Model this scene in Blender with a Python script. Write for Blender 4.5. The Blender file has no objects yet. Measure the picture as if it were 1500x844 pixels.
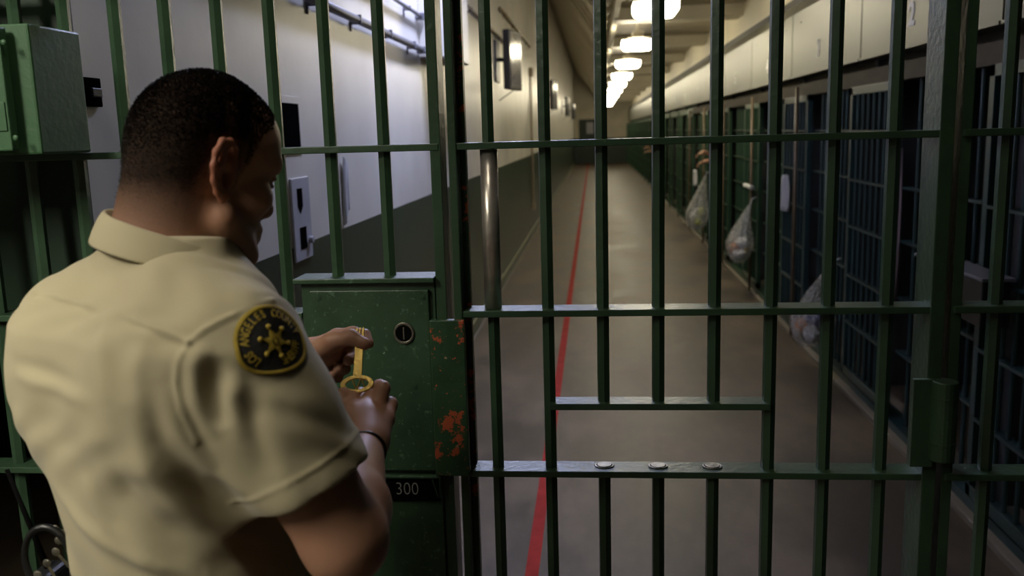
import bpy, bmesh, math, random
import numpy as np
from mathutils import Vector, Matrix
from mathutils.bvhtree import BVHTree
import openvdb
random.seed(7); RS = np.random.RandomState(7)
SC = bpy.context.scene
COL = SC.collection
PI = math.pi
sin, cos = math.sin, math.cos

# ---------------------------------------------------------------- helpers
def V(*a): return Vector(a if len(a) > 1 else a[0])
class MB:
    def __init__(s): s.v = []; s.f = []
    def add(s, vs, fs):
        o = len(s.v); s.v += [tuple(v) for v in vs]; s.f += [tuple(i + o for i in f) for f in fs]; return s
    def box(s, x0, x1, y0, y1, z0, z1):
        return s.add([(x0,y0,z0),(x1,y0,z0),(x1,y1,z0),(x0,y1,z0),(x0,y0,z1),(x1,y0,z1),(x1,y1,z1),(x0,y1,z1)],
                     [(0,3,2,1),(4,5,6,7),(0,1,5,4),(1,2,6,5),(2,3,7,6),(3,0,4,7)])
    def cyl(s, a, b, r, n=12, r2=None, rot=0.0):
        a = V(a); b = V(b); r2 = r if r2 is None else r2
        d = (b - a).normalized()
        u = d.cross(V(0,0,1)) if abs(d.z) < .9 else V(1,0,0)
        u = (u - d * u.dot(d)).normalized(); w = d.cross(u)
        vs = []
        for p, rr in ((a, r), (b, r2)):
            for i in range(n):
                t = 2*PI*i/n + rot
                vs.append(p + (u*cos(t) + w*sin(t)) * rr)
        fs = [(i, (i+1) % n, n + (i+1) % n, n + i) for i in range(n)] + [tuple(range(n))[::-1], tuple(range(n, 2*n))]
        return s.add(vs, fs)
    def path(s, pts, r, n=10):
        pts = [V(p) for p in pts]
        for a, b in zip(pts[:-1], pts[1:]): s.cyl(a, b, r, n)
        for p in pts[1:-1]: s.ball(p, r, r, r, 8, 6)
        return s
    def ball(s, c, rx, ry, rz, n=16, m=10):
        c = V(c); vs = [c + V(0,0,rz)]
        for j in range(1, m):
            for i in range(n):
                a = PI*j/m; t = 2*PI*i/n
                vs.append(c + V(rx*sin(a)*cos(t), ry*sin(a)*sin(t), rz*cos(a)))
        vs.append(c - V(0,0,rz)); fs = []
        for i in range(n): fs.append((0, 1+i, 1+(i+1) % n))
        for j in range(m-2):
            for i in range(n):
                p = 1+j*n; fs.append((p+i, p+n+i, p+n+(i+1) % n, p+(i+1) % n))
        p = 1+(m-2)*n; e = len(vs)-1
        for i in range(n): fs.append((e, p+(i+1) % n, p+i))
        return s.add(vs, fs)
    def prism(s, prof, o, ux, uy, uz, h):
        """profile in (ux,uy), extruded h along uz from o"""
        o = V(o); ux = V(ux); uy = V(uy); uz = V(uz); n = len(prof)
        vs = [o + ux*p[0] + uy*p[1] for p in prof] + [o + ux*p[0] + uy*p[1] + uz*h for p in prof]
        return s.add(vs, [(i, (i+1) % n, n+(i+1) % n, n+i) for i in range(n)] + [tuple(range(n))[::-1], tuple(range(n, 2*n))])
    def ring(s, c, ux, uy, uz, r0x, r0y, r1x, r1y, h, n=32):
        c = V(c); ux = V(ux); uy = V(uy); uz = V(uz); vs = []
        for z in (0, h):
            for (rx, ry) in ((r0x, r0y), (r1x, r1y)):
                for i in range(n):
                    t = 2*PI*i/n; vs.append(c + ux*rx*cos(t) + uy*ry*sin(t) + uz*z)
        fs = []
        for i in range(n):
            j = (i+1) % n
            fs += [(i, j, n+j, n+i), (2*n+i, 3*n+i, 3*n+j, 2*n+j), (i, 2*n+i, 2*n+j, j), (n+i, n+j, 3*n+j, 3*n+i)]
        return s.add(vs, fs)
    def torus(s, c, ux, uy, R, r, n=28, m=8, Ry=None):
        c = V(c); ux = V(ux).normalized(); uy = V(uy).normalized(); uz = ux.cross(uy); Ry = Ry or R; vs = []
        for i in range(n):
            t = 2*PI*i/n; p = c + ux*R*cos(t) + uy*Ry*sin(t); q = ux*cos(t) + uy*sin(t)
            for j in range(m):
                a = 2*PI*j/m; vs.append(p + q*r*cos(a) + uz*r*sin(a))
        fs = [(i*m+j, ((i+1) % n)*m+j, ((i+1) % n)*m+(j+1) % m, i*m+(j+1) % m) for i in range(n) for j in range(m)]
        return s.add(vs, fs)
    def build(s, name, mt, parent=None, bevel=0, smooth=False, loc=None):
        me = bpy.data.meshes.new(name)
        off = V(loc) if loc else V(0,0,0)
        if parent is not None and loc is None:
            q_ = parent
            while q_ is not None: off = off + V(q_.location); q_ = q_.parent
        me.from_pydata([tuple(V(v) - off) for v in s.v], [], s.f); me.update()
        bm = bmesh.new(); bm.from_mesh(me); bmesh.ops.recalc_face_normals(bm, faces=bm.faces); bm.to_mesh(me); bm.free()
        me.materials.append(mt)
        o = bpy.data.objects.new(name, me); COL.objects.link(o)
        if parent is not None: o.parent = parent
        elif loc: o.location = off
        if smooth: 
            for p in me.polygons: p.use_smooth = True
        if bevel:
            b = o.modifiers.new('bevel', 'BEVEL'); b.width = bevel; b.segments = 2; b.limit_method = 'ANGLE'; b.angle_limit = .7
        return o
def tag(o, label=None, cat=None, group=None, kind=None):
    if label: o['label'] = label
    if cat: o['category'] = cat
    if group: o['group'] = group
    if kind: o['kind'] = kind
    return o
def empty(name, loc, label, cat, group=None):
    o = bpy.data.objects.new(name, None); COL.objects.link(o); o.location = loc; o.empty_display_size = .1
    return tag(o, label, cat, group)
def struct(name, mb, mt, **k):
    return tag(mb.build(name, mt, **k), kind='structure')
def copy_tree(o, off=(0,0,0), parent=None):
    c = o.copy(); COL.objects.link(c)
    if parent is not None: c.parent = parent
    else: c.location = V(o.location) + V(off)
    for ch in o.children: copy_tree(ch, parent=c)
    return c
ORD = ['first','second','third','fourth','fifth','sixth','seventh','eighth','ninth','tenth','eleventh','twelfth','thirteenth','fourteenth',
       'fifteenth','sixteenth','seventeenth','eighteenth','nineteenth','twentieth','twenty-first','twenty-second','twenty-third']

# ---------------------------------------------------------------- materials
def mat(name, col, rough=.5, metal=0, bump=0, bscale=40, var=0, vscale=3, col2=None, spec=.5, emit=None, chips=None, sss=0, sheen=0, coord='Object', trans=0, coat=0):
    m = bpy.data.materials.new(name); m.use_nodes = True; nt = m.node_tree; N = nt.nodes; L = nt.links
    b = N['Principled BSDF']; b.inputs['Roughness'].default_value = rough; b.inputs['Metallic'].default_value = metal
    b.inputs['Specular IOR Level'].default_value = spec
    b.inputs['Base Color'].default_value = (*col, 1)
    if sss: b.inputs['Subsurface Weight'].default_value = sss; b.inputs['Subsurface Scale'].default_value = .01
    if sheen: b.inputs['Sheen Weight'].default_value = sheen
    if trans: b.inputs['Transmission Weight'].default_value = trans
    if coat: b.inputs['Coat Weight'].default_value = coat; b.inputs['Coat Roughness'].default_value = .15
    tc = N.new('ShaderNodeTexCoord')
    out = None
    def noise(sc, det=4, ro=.55):
        n = N.new('ShaderNodeTexNoise'); n.inputs['Scale'].default_value = sc; n.inputs['Detail'].default_value = det; n.inputs['Roughness'].default_value = ro
        L.new(tc.outputs[coord], n.inputs['Vector']); return n
    def mix(fac, a, bcol):
        x = N.new('ShaderNodeMix'); x.data_type = 'RGBA'
        if fac is not None: L.new(fac, x.inputs['Factor'])
        if isinstance(a, tuple): x.inputs['A'].default_value = (*a, 1)
        else: L.new(a, x.inputs['A'])
        if isinstance(bcol, tuple): x.inputs['B'].default_value = (*bcol, 1)
        else: L.new(bcol, x.inputs['B'])
        return x.outputs['Result']
    if var or col2:
        c2 = col2 or tuple(c*(1-var) for c in col)
        n = noise(vscale); r = N.new('ShaderNodeValToRGB'); r.color_ramp.elements[0].position = .35; r.color_ramp.elements[1].position = .68
        L.new(n.outputs['Fac'], r.inputs['Fac']); out = mix(r.outputs['Color'], col, c2)
    if chips:
        for (cc, thr, sc) in chips:
            n = noise(sc, 6, .7); r = N.new('ShaderNodeValToRGB'); r.color_ramp.elements[0].position = thr; r.color_ramp.elements[1].position = thr+.012
            L.new(n.outputs['Fac'], r.inputs['Fac']); out = mix(r.outputs['Color'], out if out else col, cc)
    if out: L.new(out, b.inputs['Base Color'])
    if bump:
        n = noise(bscale, 5); bp = N.new('ShaderNodeBump'); bp.inputs['Strength'].default_value = bump; bp.inputs['Distance'].default_value = .004
        L.new(n.outputs['Fac'], bp.inputs['Height']); L.new(bp.outputs['Normal'], b.inputs['Normal'])
    if emit:
        b.inputs['Emission Color'].default_value = (*emit[0], 1); b.inputs['Emission Strength'].default_value = emit[1]
    m['noise'] = 1
    return m
GREEN = (.038, .080, .042)
M = {}
M['green'] = mat('green_gloss_paint', GREEN, .34, bump=.35, bscale=70, var=.25, vscale=9, spec=.55, chips=[((.16,.22,.16), .70, 95)])
M['green_chip'] = mat('green_paint_chipped_to_primer', (.028,.075,.034), .38, bump=.5, bscale=60, var=.35, vscale=14, chips=[((.40,.085,.035), .585, 30), ((.42,.10,.04), .625, 85), ((.30,.20,.12), .66, 80)])
M['green_box'] = mat('green_box_paint', (.030,.070,.034), .42, bump=.4, bscale=45, var=.35, vscale=8, chips=[((.065,.12,.075), .60, 60), ((.20,.26,.20), .67, 75)])
M['elec'] = mat('electric_box_green', (.045,.115,.050), .45, bump=.2, bscale=60, var=.15, vscale=6)
M['darkgreen'] = mat('dark_green_steel', (.010,.028,.013), .5, bump=.2, bscale=20)
M['black'] = mat('black_gap', (.004,.004,.004), .95, spec=0)
M['steel'] = mat('worn_bare_steel', (.72,.66,.58), .30, metal=.75, bump=.15, bscale=60, var=.35, vscale=18)
M['bolt'] = mat('worn_bolt_steel', (.30,.28,.22), .35, metal=.8, bump=.4, bscale=120, var=.5, vscale=60)
M['brass'] = mat('brass', (.72,.52,.16), .28, metal=1, bump=.1, bscale=150, var=.2, vscale=40)
M['cell'] = mat('cell_bar_paint_bluish_lit', (.018,.045,.048), .4, bump=.2, bscale=60, var=.2)  # bluish cast of the light put into the nearer bars' colour
M['cell_green'] = mat('cell_bar_paint_green', (.02,.06,.028), .4, bump=.2, bscale=60, var=.2)
M['fascia'] = mat('grey_green_panel_paint', (.115,.12,.09), .42, bump=.12, bscale=14, var=.12, vscale=2, spec=.5)
M['header'] = mat('brown_header_paint', (.045,.036,.024), .7, spec=.2, var=.3, vscale=4)
M['pipe'] = mat('brown_door_pipe', (.17,.12,.07), .4, var=.3, vscale=7)
M['cream'] = mat('cream_wall_paint', (.74,.69,.54), .5, bump=.1, bscale=12, var=.08, vscale=1.5)
M['ceil'] = mat('ceiling_paint', (.50,.44,.33), .6, var=.15, vscale=2)
M['beam'] = mat('beam_paint', (.66,.61,.48), .55, var=.1, vscale=2)
M['deck'] = mat('ribbed_deck_paint', (.48,.40,.28), .5, var=.2, vscale=2)
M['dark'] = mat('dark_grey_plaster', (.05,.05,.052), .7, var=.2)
M['room'] = mat('guard_room_plaster', (.10,.10,.09), .7, var=.2)
M['conduit'] = mat('grey_conduit', (.17,.17,.20), .45, metal=.2, var=.2)
M['conduit2'] = mat('tan_conduit', (.30,.24,.15), .5, var=.2)
M['plate'] = mat('light_grey_plate', (.42,.42,.46), .38, var=.1, vscale=12)
M['tvcase'] = mat('black_plastic', (.012,.012,.013), .4, var=.2)
M['tvglass'] = mat('dark_screen_glass', (.10,.095,.12), .16, var=.1, spec=.35)
M['white'] = mat('white_number_paint', (.9,.9,.93), .5, var=.05)
M['silver'] = mat('silver_engraving', (.24,.24,.22), .5, var=.1)
M['curb'] = mat('curb_concrete', (.20,.17,.13), .6, bump=.2, bscale=20, var=.3)
M['red'] = mat('red_floor_paint', (.31,.030,.022), .8, spec=.1, bump=.2, bscale=30, var=.25, vscale=10)
M['lamp'] = mat('lit_lamp_diffuser', (.9,.9,.85), .4, emit=((1.0,.89,.63), 35.0))
M['lampcool_added'] = mat('added_cool_lamp_diffuser', (.9,.9,.9), .4, emit=((.58,.64,1.0), 112.0))
M['lampfront'] = mat('lit_guard_lamp_diffuser', (.9,.9,.88), .4, emit=((1.0,.94,.80), 66.0))
M['lampfront_added'] = mat('added_small_lamp_diffuser', (.9,.9,.88), .4, emit=((1.0,.90,.74), 15.0))
M['lamphouse'] = mat('lamp_housing', (.5,.47,.4), .5, var=.1)
M['skin'] = None
M['leather'] = mat('black_leather', (.008,.008,.008), .35, bump=.3, bscale=80)
M['trouser'] = mat('dark_green_trouser_cloth', (.02,.028,.018), .9, bump=.4, bscale=200, var=.2)
M['paper'] = mat('white_paper', (.7,.7,.72), .7, var=.1)
M['orangewaste'] = mat('orange_peel', (.55,.22,.06), .6, var=.3, vscale=30)
M['yellowwaste'] = mat('yellow_wrapper', (.75,.55,.10), .5, var=.3, vscale=30)
M['greenwaste'] = mat('green_wrapper', (.45,.50,.18), .6, var=.3, vscale=30)
M['bluewaste'] = mat('blue_carton', (.12,.14,.35), .5, var=.3, vscale=30)
M['prison'] = mat('dark_prison_shirt', (.03,.035,.06), .9, var=.2)
M['patch_black'] = mat('patch_black_thread', (.012,.012,.010), .8, bump=.5, bscale=500)
M['patch_gold'] = mat('patch_gold_thread', (.52,.37,.035), .6, bump=.5, bscale=500, var=.25, vscale=90)
M['hair'] = mat('black_hair', (.016,.013,.011), .34, var=.3, vscale=60, spec=1.0)

def bag_mat():
    m = bpy.data.materials.new('clear_plastic_bag'); m.use_nodes = True; nt = m.node_tree; N = nt.nodes; L = nt.links
    b = N['Principled BSDF']; b.inputs['Base Color'].default_value = (.75,.75,.72,1); b.inputs['Roughness'].default_value = .25
    t = N.new('ShaderNodeBsdfTransparent'); x = N.new('ShaderNodeMixShader'); n = N.new('ShaderNodeTexNoise'); n.inputs['Scale'].default_value = 18
    r = N.new('ShaderNodeMapRange'); r.inputs['To Min'].default_value = .12; r.inputs['To Max'].default_value = .55
    L.new(n.outputs['Fac'], r.inputs['Value']); L.new(r.outputs['Result'], x.inputs['Fac']); L.new(t.outputs[0], x.inputs[1]); L.new(b.outputs[0], x.inputs[2])
    L.new(x.outputs[0], N['Material Output'].inputs['Surface']); return m
M['bag'] = bag_mat()

def split_paint(name, lo, hi, zsplit, rough, lo2=None):
    m = mat(name, hi, rough, bump=.18, bscale=26, spec=.5); nt = m.node_tree; N = nt.nodes; L = nt.links
    tc = N.new('ShaderNodeNewGeometry'); sx = N.new('ShaderNodeSeparateXYZ'); L.new(tc.outputs['Position'], sx.inputs[0])
    c = N.new('ShaderNodeMath'); c.operation = 'GREATER_THAN'; c.inputs[1].default_value = zsplit; L.new(sx.outputs['Z'], c.inputs[0])
    n = N.new('ShaderNodeTexNoise'); n.inputs['Scale'].default_value = 1.7; n.inputs['Detail'].default_value = 5
    L.new(tc.outputs['Position'], n.inputs['Vector'])
    rr = N.new('ShaderNodeMapRange'); rr.inputs['From Min'].default_value = .3; rr.inputs['From Max'].default_value = .7; rr.inputs['To Min'].default_value = .82; rr.inputs['To Max'].default_value = 1.05
    L.new(n.outputs['Fac'], rr.inputs['Value'])
    x = N.new('ShaderNodeMix'); x.data_type = 'RGBA'; x.inputs['A'].default_value = (*lo,1); x.inputs['B'].default_value = (*hi,1); L.new(c.outputs[0], x.inputs['Factor'])
    k = N.new('ShaderNodeVectorMath'); k.operation = 'SCALE'; L.new(x.outputs['Result'], k.inputs[0]); L.new(rr.outputs[0], k.inputs['Scale'])
    L.new(k.outputs[0], N['Principled BSDF'].inputs['Base Color']); return m
M['wall'] = split_paint('wall_paint_green_dado', (.026,.042,.025), (.70,.67,.60), 1.245, .36)
M['endwall'] = split_paint('end_wall_paint_green_dado', (.025,.05,.03), (.80,.73,.56), 1.20, .5)

def floor_mat():
    m = bpy.data.materials.new('worn_painted_concrete'); m.use_nodes = True; nt = m.node_tree; N = nt.nodes; L = nt.links
    b = N['Principled BSDF']; b.inputs['Specular IOR Level'].default_value = .35; g = N.new('ShaderNodeNewGeometry')
    mp = N.new('ShaderNodeMapping'); mp.inputs['Scale'].default_value = (1.0,.45,1); L.new(g.outputs['Position'], mp.inputs['Vector'])
    n1 = N.new('ShaderNodeTexNoise'); n1.inputs['Scale'].default_value = 2.2; n1.inputs['Detail'].default_value = 7; n1.inputs['Roughness'].default_value = .62
    n2 = N.new('ShaderNodeTexNoise'); n2.inputs['Scale'].default_value = 60; n2.inputs['Detail'].default_value = 3
    L.new(mp.outputs[0], n1.inputs['Vector']); L.new(g.outputs['Position'], n2.inputs['Vector'])
    r = N.new('ShaderNodeValToRGB'); e = r.color_ramp.elements; e[0].position = .42; e[0].color = (.048,.036,.026,1); e[1].position = .62; e[1].color = (.125,.092,.060,1)
    L.new(n1.outputs['Fac'], r.inputs['Fac']); L.new(r.outputs['Color'], b.inputs['Base Color'])
    q = N.new('ShaderNodeMapRange'); q.inputs['To Min'].default_value = .30; q.inputs['To Max'].default_value = .72; L.new(n1.outputs['Fac'], q.inputs['Value']); L.new(q.outputs[0], b.inputs['Roughness'])
    bp = N.new('ShaderNodeBump'); bp.inputs['Strength'].default_value = .25; bp.inputs['Distance'].default_value = .004
    ad = N.new('ShaderNodeMath'); ad.inputs[1].default_value = 1; L.new(n1.outputs['Fac'], ad.inputs[0]); ad.operation = 'ADD'
    ml = N.new('ShaderNodeMath'); ml.operation = 'MULTIPLY_ADD'; ml.inputs[1].default_value = .15; L.new(n2.outputs['Fac'], ml.inputs[0]); L.new(ad.outputs[0], ml.inputs[2])
    L.new(ml.outputs[0], bp.inputs['Height']); L.new(bp.outputs[0], b.inputs['Normal']); return m
M['floor'] = floor_mat()

# ---------------------------------------------------------------- setting
YE = 44.0; XL = -.99; XR = 1.555
struct('floor', MB().box(-3.2, 3.8, -2.6, YE+.2, -.1, 0), M['floor'])
struct('wall_left', MB().box(XL-.08, XL, 1.69, YE, 0, 4.75), M['wall'])
struct('wall_end', MB().box(XL, 3.8, YE, YE+.15, 0, 5.0), M['endwall'])
struct('baseboard_left', MB().box(XL, XL+.012, 1.9, YE, 0, .10), mat('baseboard_green', (.03,.06,.03), .35, var=.2), bevel=.003)
struct('trim_1', MB().box(XL+.0, XL+.016, 1.9, YE, .10, .112), mat('baseboard_cap', (.16,.17,.08), .4, var=.2))
struct('trim_2', MB().box(XL+.01, XL+.03, 1.9, YE, 0, .006), M['curb'])
# ceiling over the cells' walk, its cross beams, and the steep ribbed deck on the left
XC = .25; ZC = 3.0
struct('ceiling', MB().box(XC, 3.8, 1.75, YE, ZC, ZC+.1), M['ceil'])
for k in range(12):
    y = 6.6 + 3.5*k
    struct('trim_%d' % (k+5), MB().box(XC, 1.75, y+.95, y+1.35, ZC-.14, ZC), M['beam'])
mb = MB()
a = V(XL, 0, 4.70); b = V(XC, 0, ZC)
dirn = (b-a).normalized(); nrm = V(dirn.z, 0, -dirn.x)
if nrm.z > 0: nrm = -nrm
mb.add([(XL,1.75,4.70),(XC,1.75,ZC),(XC,YE,ZC),(XL,YE,4.70),(XL,1.75,4.8),(XC,1.75,ZC+.1),(XC,YE,ZC+.1),(XL,YE,4.8)],
       [(0,1,2,3),(4,7,6,5),(0,4,5,1),(1,5,6,2),(2,6,7,3),(3,7,4,0)])
struct('ceiling_slope', mb, M['deck'])
mb = MB(); y = 2.2
while y < YE-.2:
    p = a + nrm*.0; q = b
    w = .12
    mb.add([(p.x,y,p.z),(q.x,y,q.z),(q.x+nrm.x*.13,y,q.z+nrm.z*.13),(p.x+nrm.x*.13,y,p.z+nrm.z*.13),
            (p.x,y+w,p.z),(q.x,y+w,q.z),(q.x+nrm.x*.13,y+w,q.z+nrm.z*.13),(p.x+nrm.x*.13,y+w,p.z+nrm.z*.13)],
           [(0,1,2,3),(4,7,6,5),(0,4,5,1),(1,5,6,2),(2,6,7,3),(3,7,4,0)])
    y += .80
struct('trim_ribs', mb, M['beam'])
struct('trim_3', MB().box(XC-.03, XC+.03, 1.75, YE, ZC-.12, ZC+.02), M['beam'])
struct('trim_added_dark', MB().box(XL-.12, XL+.004, 1.655, 1.69, 0, 4.75), M['darkgreen'])  # added dark strip, keeps the lamp-lit wall end dark
# bulkhead on the left wall
struct('trim_4', MB().box(XL, -.80, 5.2, 5.9, 2.03, 4.2), M['wall'], bevel=.006)
# wall above the cell fascia
struct('wall_right', MB().box(1.72, 1.80, 1.75, YE, 2.53, 3.0), M['cream'])
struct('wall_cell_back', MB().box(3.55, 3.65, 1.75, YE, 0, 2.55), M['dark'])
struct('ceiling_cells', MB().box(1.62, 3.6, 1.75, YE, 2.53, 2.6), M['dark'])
# guard room shell around the camera
struct('wall_guard_left', MB().box(-3.2, -3.1, -2.6, 6.4, 0, 3.0), M['room'])
struct('wall_guard_right', MB().box(3.6, 3.7, -2.6, 1.75, 0, 3.0), M['room'])
struct('wall_guard_back', MB().box(-3.2, 3.7, -2.7, -2.6, 0, 3.0), M['room'])
struct('ceiling_guard', MB().box(-3.2, 3.7, -2.7, 1.6, 3.0, 3.1), M['room'])
struct('wall_above_gate', MB().box(-3.2, 3.7, 1.6, 1.75, 2.50, 5.0), M['room'])
struct('wall_side_room', MB().box(-3.2, XL-.08, 6.3, 6.4, 0, 3.0), M['dark'])
struct('ceiling_side_room', MB().box(-3.2, XL-.08, 1.6, 6.4, 2.9, 3.0), M['dark'])
mb = MB()
for i in range(6): mb.box(-2.7+.27*i, -2.45+.27*i, 1.80, 1.815, 1.18, 2.5)
for i in range(7): mb.box(-2.74+.27*i, -2.70+.27*i, 1.795, 1.83, 1.18, 2.5)
mb.box(-2.62, -1.075, 1.79, 1.84, 1.16, 1.20); mb.box(-2.62, -1.075, 1.79, 1.84, 2.46, 2.5)
for i in range(2): mb.box(-2.62+1.48*i, -2.56+1.48*i, 1.79, 1.84, 0, 1.18)
tag(mb.build('steel_screen', M['darkgreen']), 'dark green ribbed steel screen behind the leftmost bars', 'screen')

# red guide line
tag(MB().add([(-.272,1.7,.0005),(-.222,1.7,.0005),(-.335,YE,.0005),(-.385,YE,.0005),(-.272,1.7,.0015),(-.222,1.7,.0015),(-.335,YE,.0015),(-.385,YE,.0015)],
    [(0,3,2,1),(4,5,6,7),(0,1,5,4),(1,2,6,5),(2,3,7,6),(3,0,4,7)]).build('floor_line', M['red']), 'long red line painted along the corridor floor', 'floor marking')

# ---------------------------------------------------------------- corridor lamps
def lamp(name, x, y, z, w, l, mt, label, zc, group):
    t = empty(name, (x,y,z), label, 'lamp', group)
    pr = []
    for i in range(0, 181, 15):
        a = PI + i*PI/180
        cx = (w/2-.07)*(1 if cos(a) > 0 else -1); pr.append((cx+.07*cos(a)*1.0, .06+.06*sin(a)))
    pr = [(-w/2, .11)] + pr + [(w/2, .11)]
    MB().prism(pr, (x,y,z), (1,0,0), (0,0,1), (0,1,0), l).build('diffuser', mt, t, smooth=False)
    h = MB(); h.box(x-w/2+.07, x+w/2-.07, y+.03, y+l-.03, z+.11, z+.14); h.box(x-.07, x+.07, y, y+l, z+.14, z+.21)
    h.build('housing', M['lamphouse'], t, bevel=.003)
    for yy in (y+l*.25, y+l*.75): MB().cyl((x,yy,z+.21), (x,yy,zc), .012, 8).build('stem', M['lamphouse'], t)
    return t
L0 = lamp('ceiling_lamp', .555, 8.40, 2.6, .40, .36, M['lamp'], 'nearest white glowing ceiling lamp in the corridor, cut by the frame top', ZC, 'row of lit corridor lamps')
for k in range(1, 10):
    c = copy_tree(L0, (0, 3.5*k, 0)); c['label'] = ORD[k] + ' glowing ceiling lamp along the corridor counting from the gate'
LC = lamp('ceiling_lamp', -.36, 4.1, 3.42, .24, 1.1, M['lampcool_added'], 'added cool white lamp above the corridor just behind the gate', 3.8, 'lamps out of the frame')  # fixture added to throw cool light on the near left wall
MB().box(-.232, -.222, 4.05, 5.25, 3.05, 3.60).build('added_light_shield', M['lamphouse'], LC)  # added to keep the cool light off the right floor
lamp('ceiling_lamp', -.42, .62, 2.78, .16, .4, M['lampfront_added'], 'added small warm lamp overhead in front of the gate', 3.0, 'lamps out of the frame')  # extra lamp added to light the hands from above
LG = lamp('ceiling_lamp', -1.32, -.65, 2.38, .24, 1.0, M['lampfront'], 'warm white lamp overhead behind the officer', 3.0, 'lamps out of the frame')

MB().box(-1.145, -1.135, -.70, .40, 2.232, 2.53).build('added_light_shield', M['lamphouse'], LG)  # added to cut this lamp's light on the right of the gate

# ---------------------------------------------------------------- the cells
PX = XR; PITCH = 1.89; YC0 = 1.83
ZX = [.13,.43,.71,1.0,1.27,1.55]
def cell_front(k):
    y0 = YC0 + PITCH*(k-1); near = k <= 7
    m = M['cell'] if k <= 3 else M['cell_green']
    lab = ['dark blue-green barred cell front at the right edge nearest the gate', 'dark blue-green barred cell front under the panel numbered 2',
           'barred cell front under the panel numbered 3'] 
    label = lab[k-1] if k <= 3 else 'barred cell front under the corridor fascia, ' + ORD[k-1] + ' from the gate'
    t = empty('cell_front', (PX, y0, 0), label, 'cell front', 'row of barred cell fronts')
    one = MB()
    def part(name, mb, mt=m, **kw):
        if near: return mb.build(name, mt, t, **kw)
        one.add(mb.v, mb.f)
    # header and jambs
    hd = MB().box(PX+.02, PX+.08, y0, y0+PITCH, 1.84, 1.900)
    hd.box(PX+.12, PX+.16, y0, y0+PITCH, 1.84, 1.955)
    hd.box(PX-.05, PX+.02, y0, y0+PITCH, 1.80, 1.84)
    if near: hd.build('header', M['header'], t)
    else: one.add(hd.v, hd.f)
    part('jamb', MB().box(PX-.015, PX+.03, y0, y0+.05, .03, 1.84))
    part('sill', MB().box(PX-.05, PX+.05, y0, y0+PITCH, .03, .07))
    # fixed section
    n = 8
    for i in range(n):
        y = y0+.14+.1*i; part('bar', MB().cyl((PX,y,.05), (PX,y,1.84), .0105, 8 if near else 5))
    for z in ZX[1:]: part('crossbar', MB().box(PX-.025, PX+.025, y0+.03, y0+.98, z-.006, z+.006))
    # sliding door, hung in front
    X = PX-.055; a, b = y0+.98, y0+1.80
    if near:
        d = MB(); d.box(X-.018,X+.018,a,a+.045,.10,1.80); d.box(X-.018,X+.018,b-.045,b,.10,1.80); d.box(X-.018,X+.018,a,b,.10,.15); d.box(X-.018,X+.018,a,b,1.755,1.80)
        dd = d.build('sliding_door', m, t, bevel=.002)
        for i in range(7):
            y = a+.11+.1*i; MB().cyl((X,y,.14), (X,y,1.77), .0105, 8).build('bar', m, dd, loc=None) if False else None
            o = MB().cyl((X,y,.14), (X,y,1.77), .0105, 8).build('bar', m, None, loc=t.location); o.location = (0,0,0); o.parent = dd
        for z in ZX[1:]:
            o = MB().box(X-.024, X+.024, a+.02, b-.02, z-.006, z+.006).build('crossbar', m, None, loc=t.location); o.location = (0,0,0); o.parent = dd
        if k >= 4 or k == 1:
            pz0, pz1 = (.75, 1.75) if k >= 4 else (1.62, 1.78)
            o = MB().box(X+.012, X+.02, a+.04, b-.30 if k >= 4 else b-.04, pz0, pz1).build('backing_plate', m, None, loc=t.location); o.location = (0,0,0); o.parent = dd
    else:
        for i in range(9): one.cyl((X,a+.1*i,.10), (X,a+.1*i,1.80), .012, 5)
        for z in ZX: one.box(X-.02, X+.02, a, b, z-.008, z+.008)
    pp = MB().cyl((PX-.10, y0+1.20, .03), (PX-.10, y0+1.20, 1.86), .013, 10 if near else 5)
    if near and k <= 2: pass
    elif near: pp.build('locking_pipe', M['pipe'], t, smooth=True)
    else:
        one.add(pp.v, pp.f); one.build('barred_panel', m, t)
    return t
NC = 22
for k in range(1, NC+1): cell_front(k)
for k in range(0, NC+1):
    y = YC0 + PITCH*k
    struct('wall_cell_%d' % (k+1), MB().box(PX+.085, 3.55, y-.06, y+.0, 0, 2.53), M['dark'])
struct('trim_curb', MB().box(PX-.09, PX+.16, 1.75, YE, 0, .03), M['curb'], bevel=.004)
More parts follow.
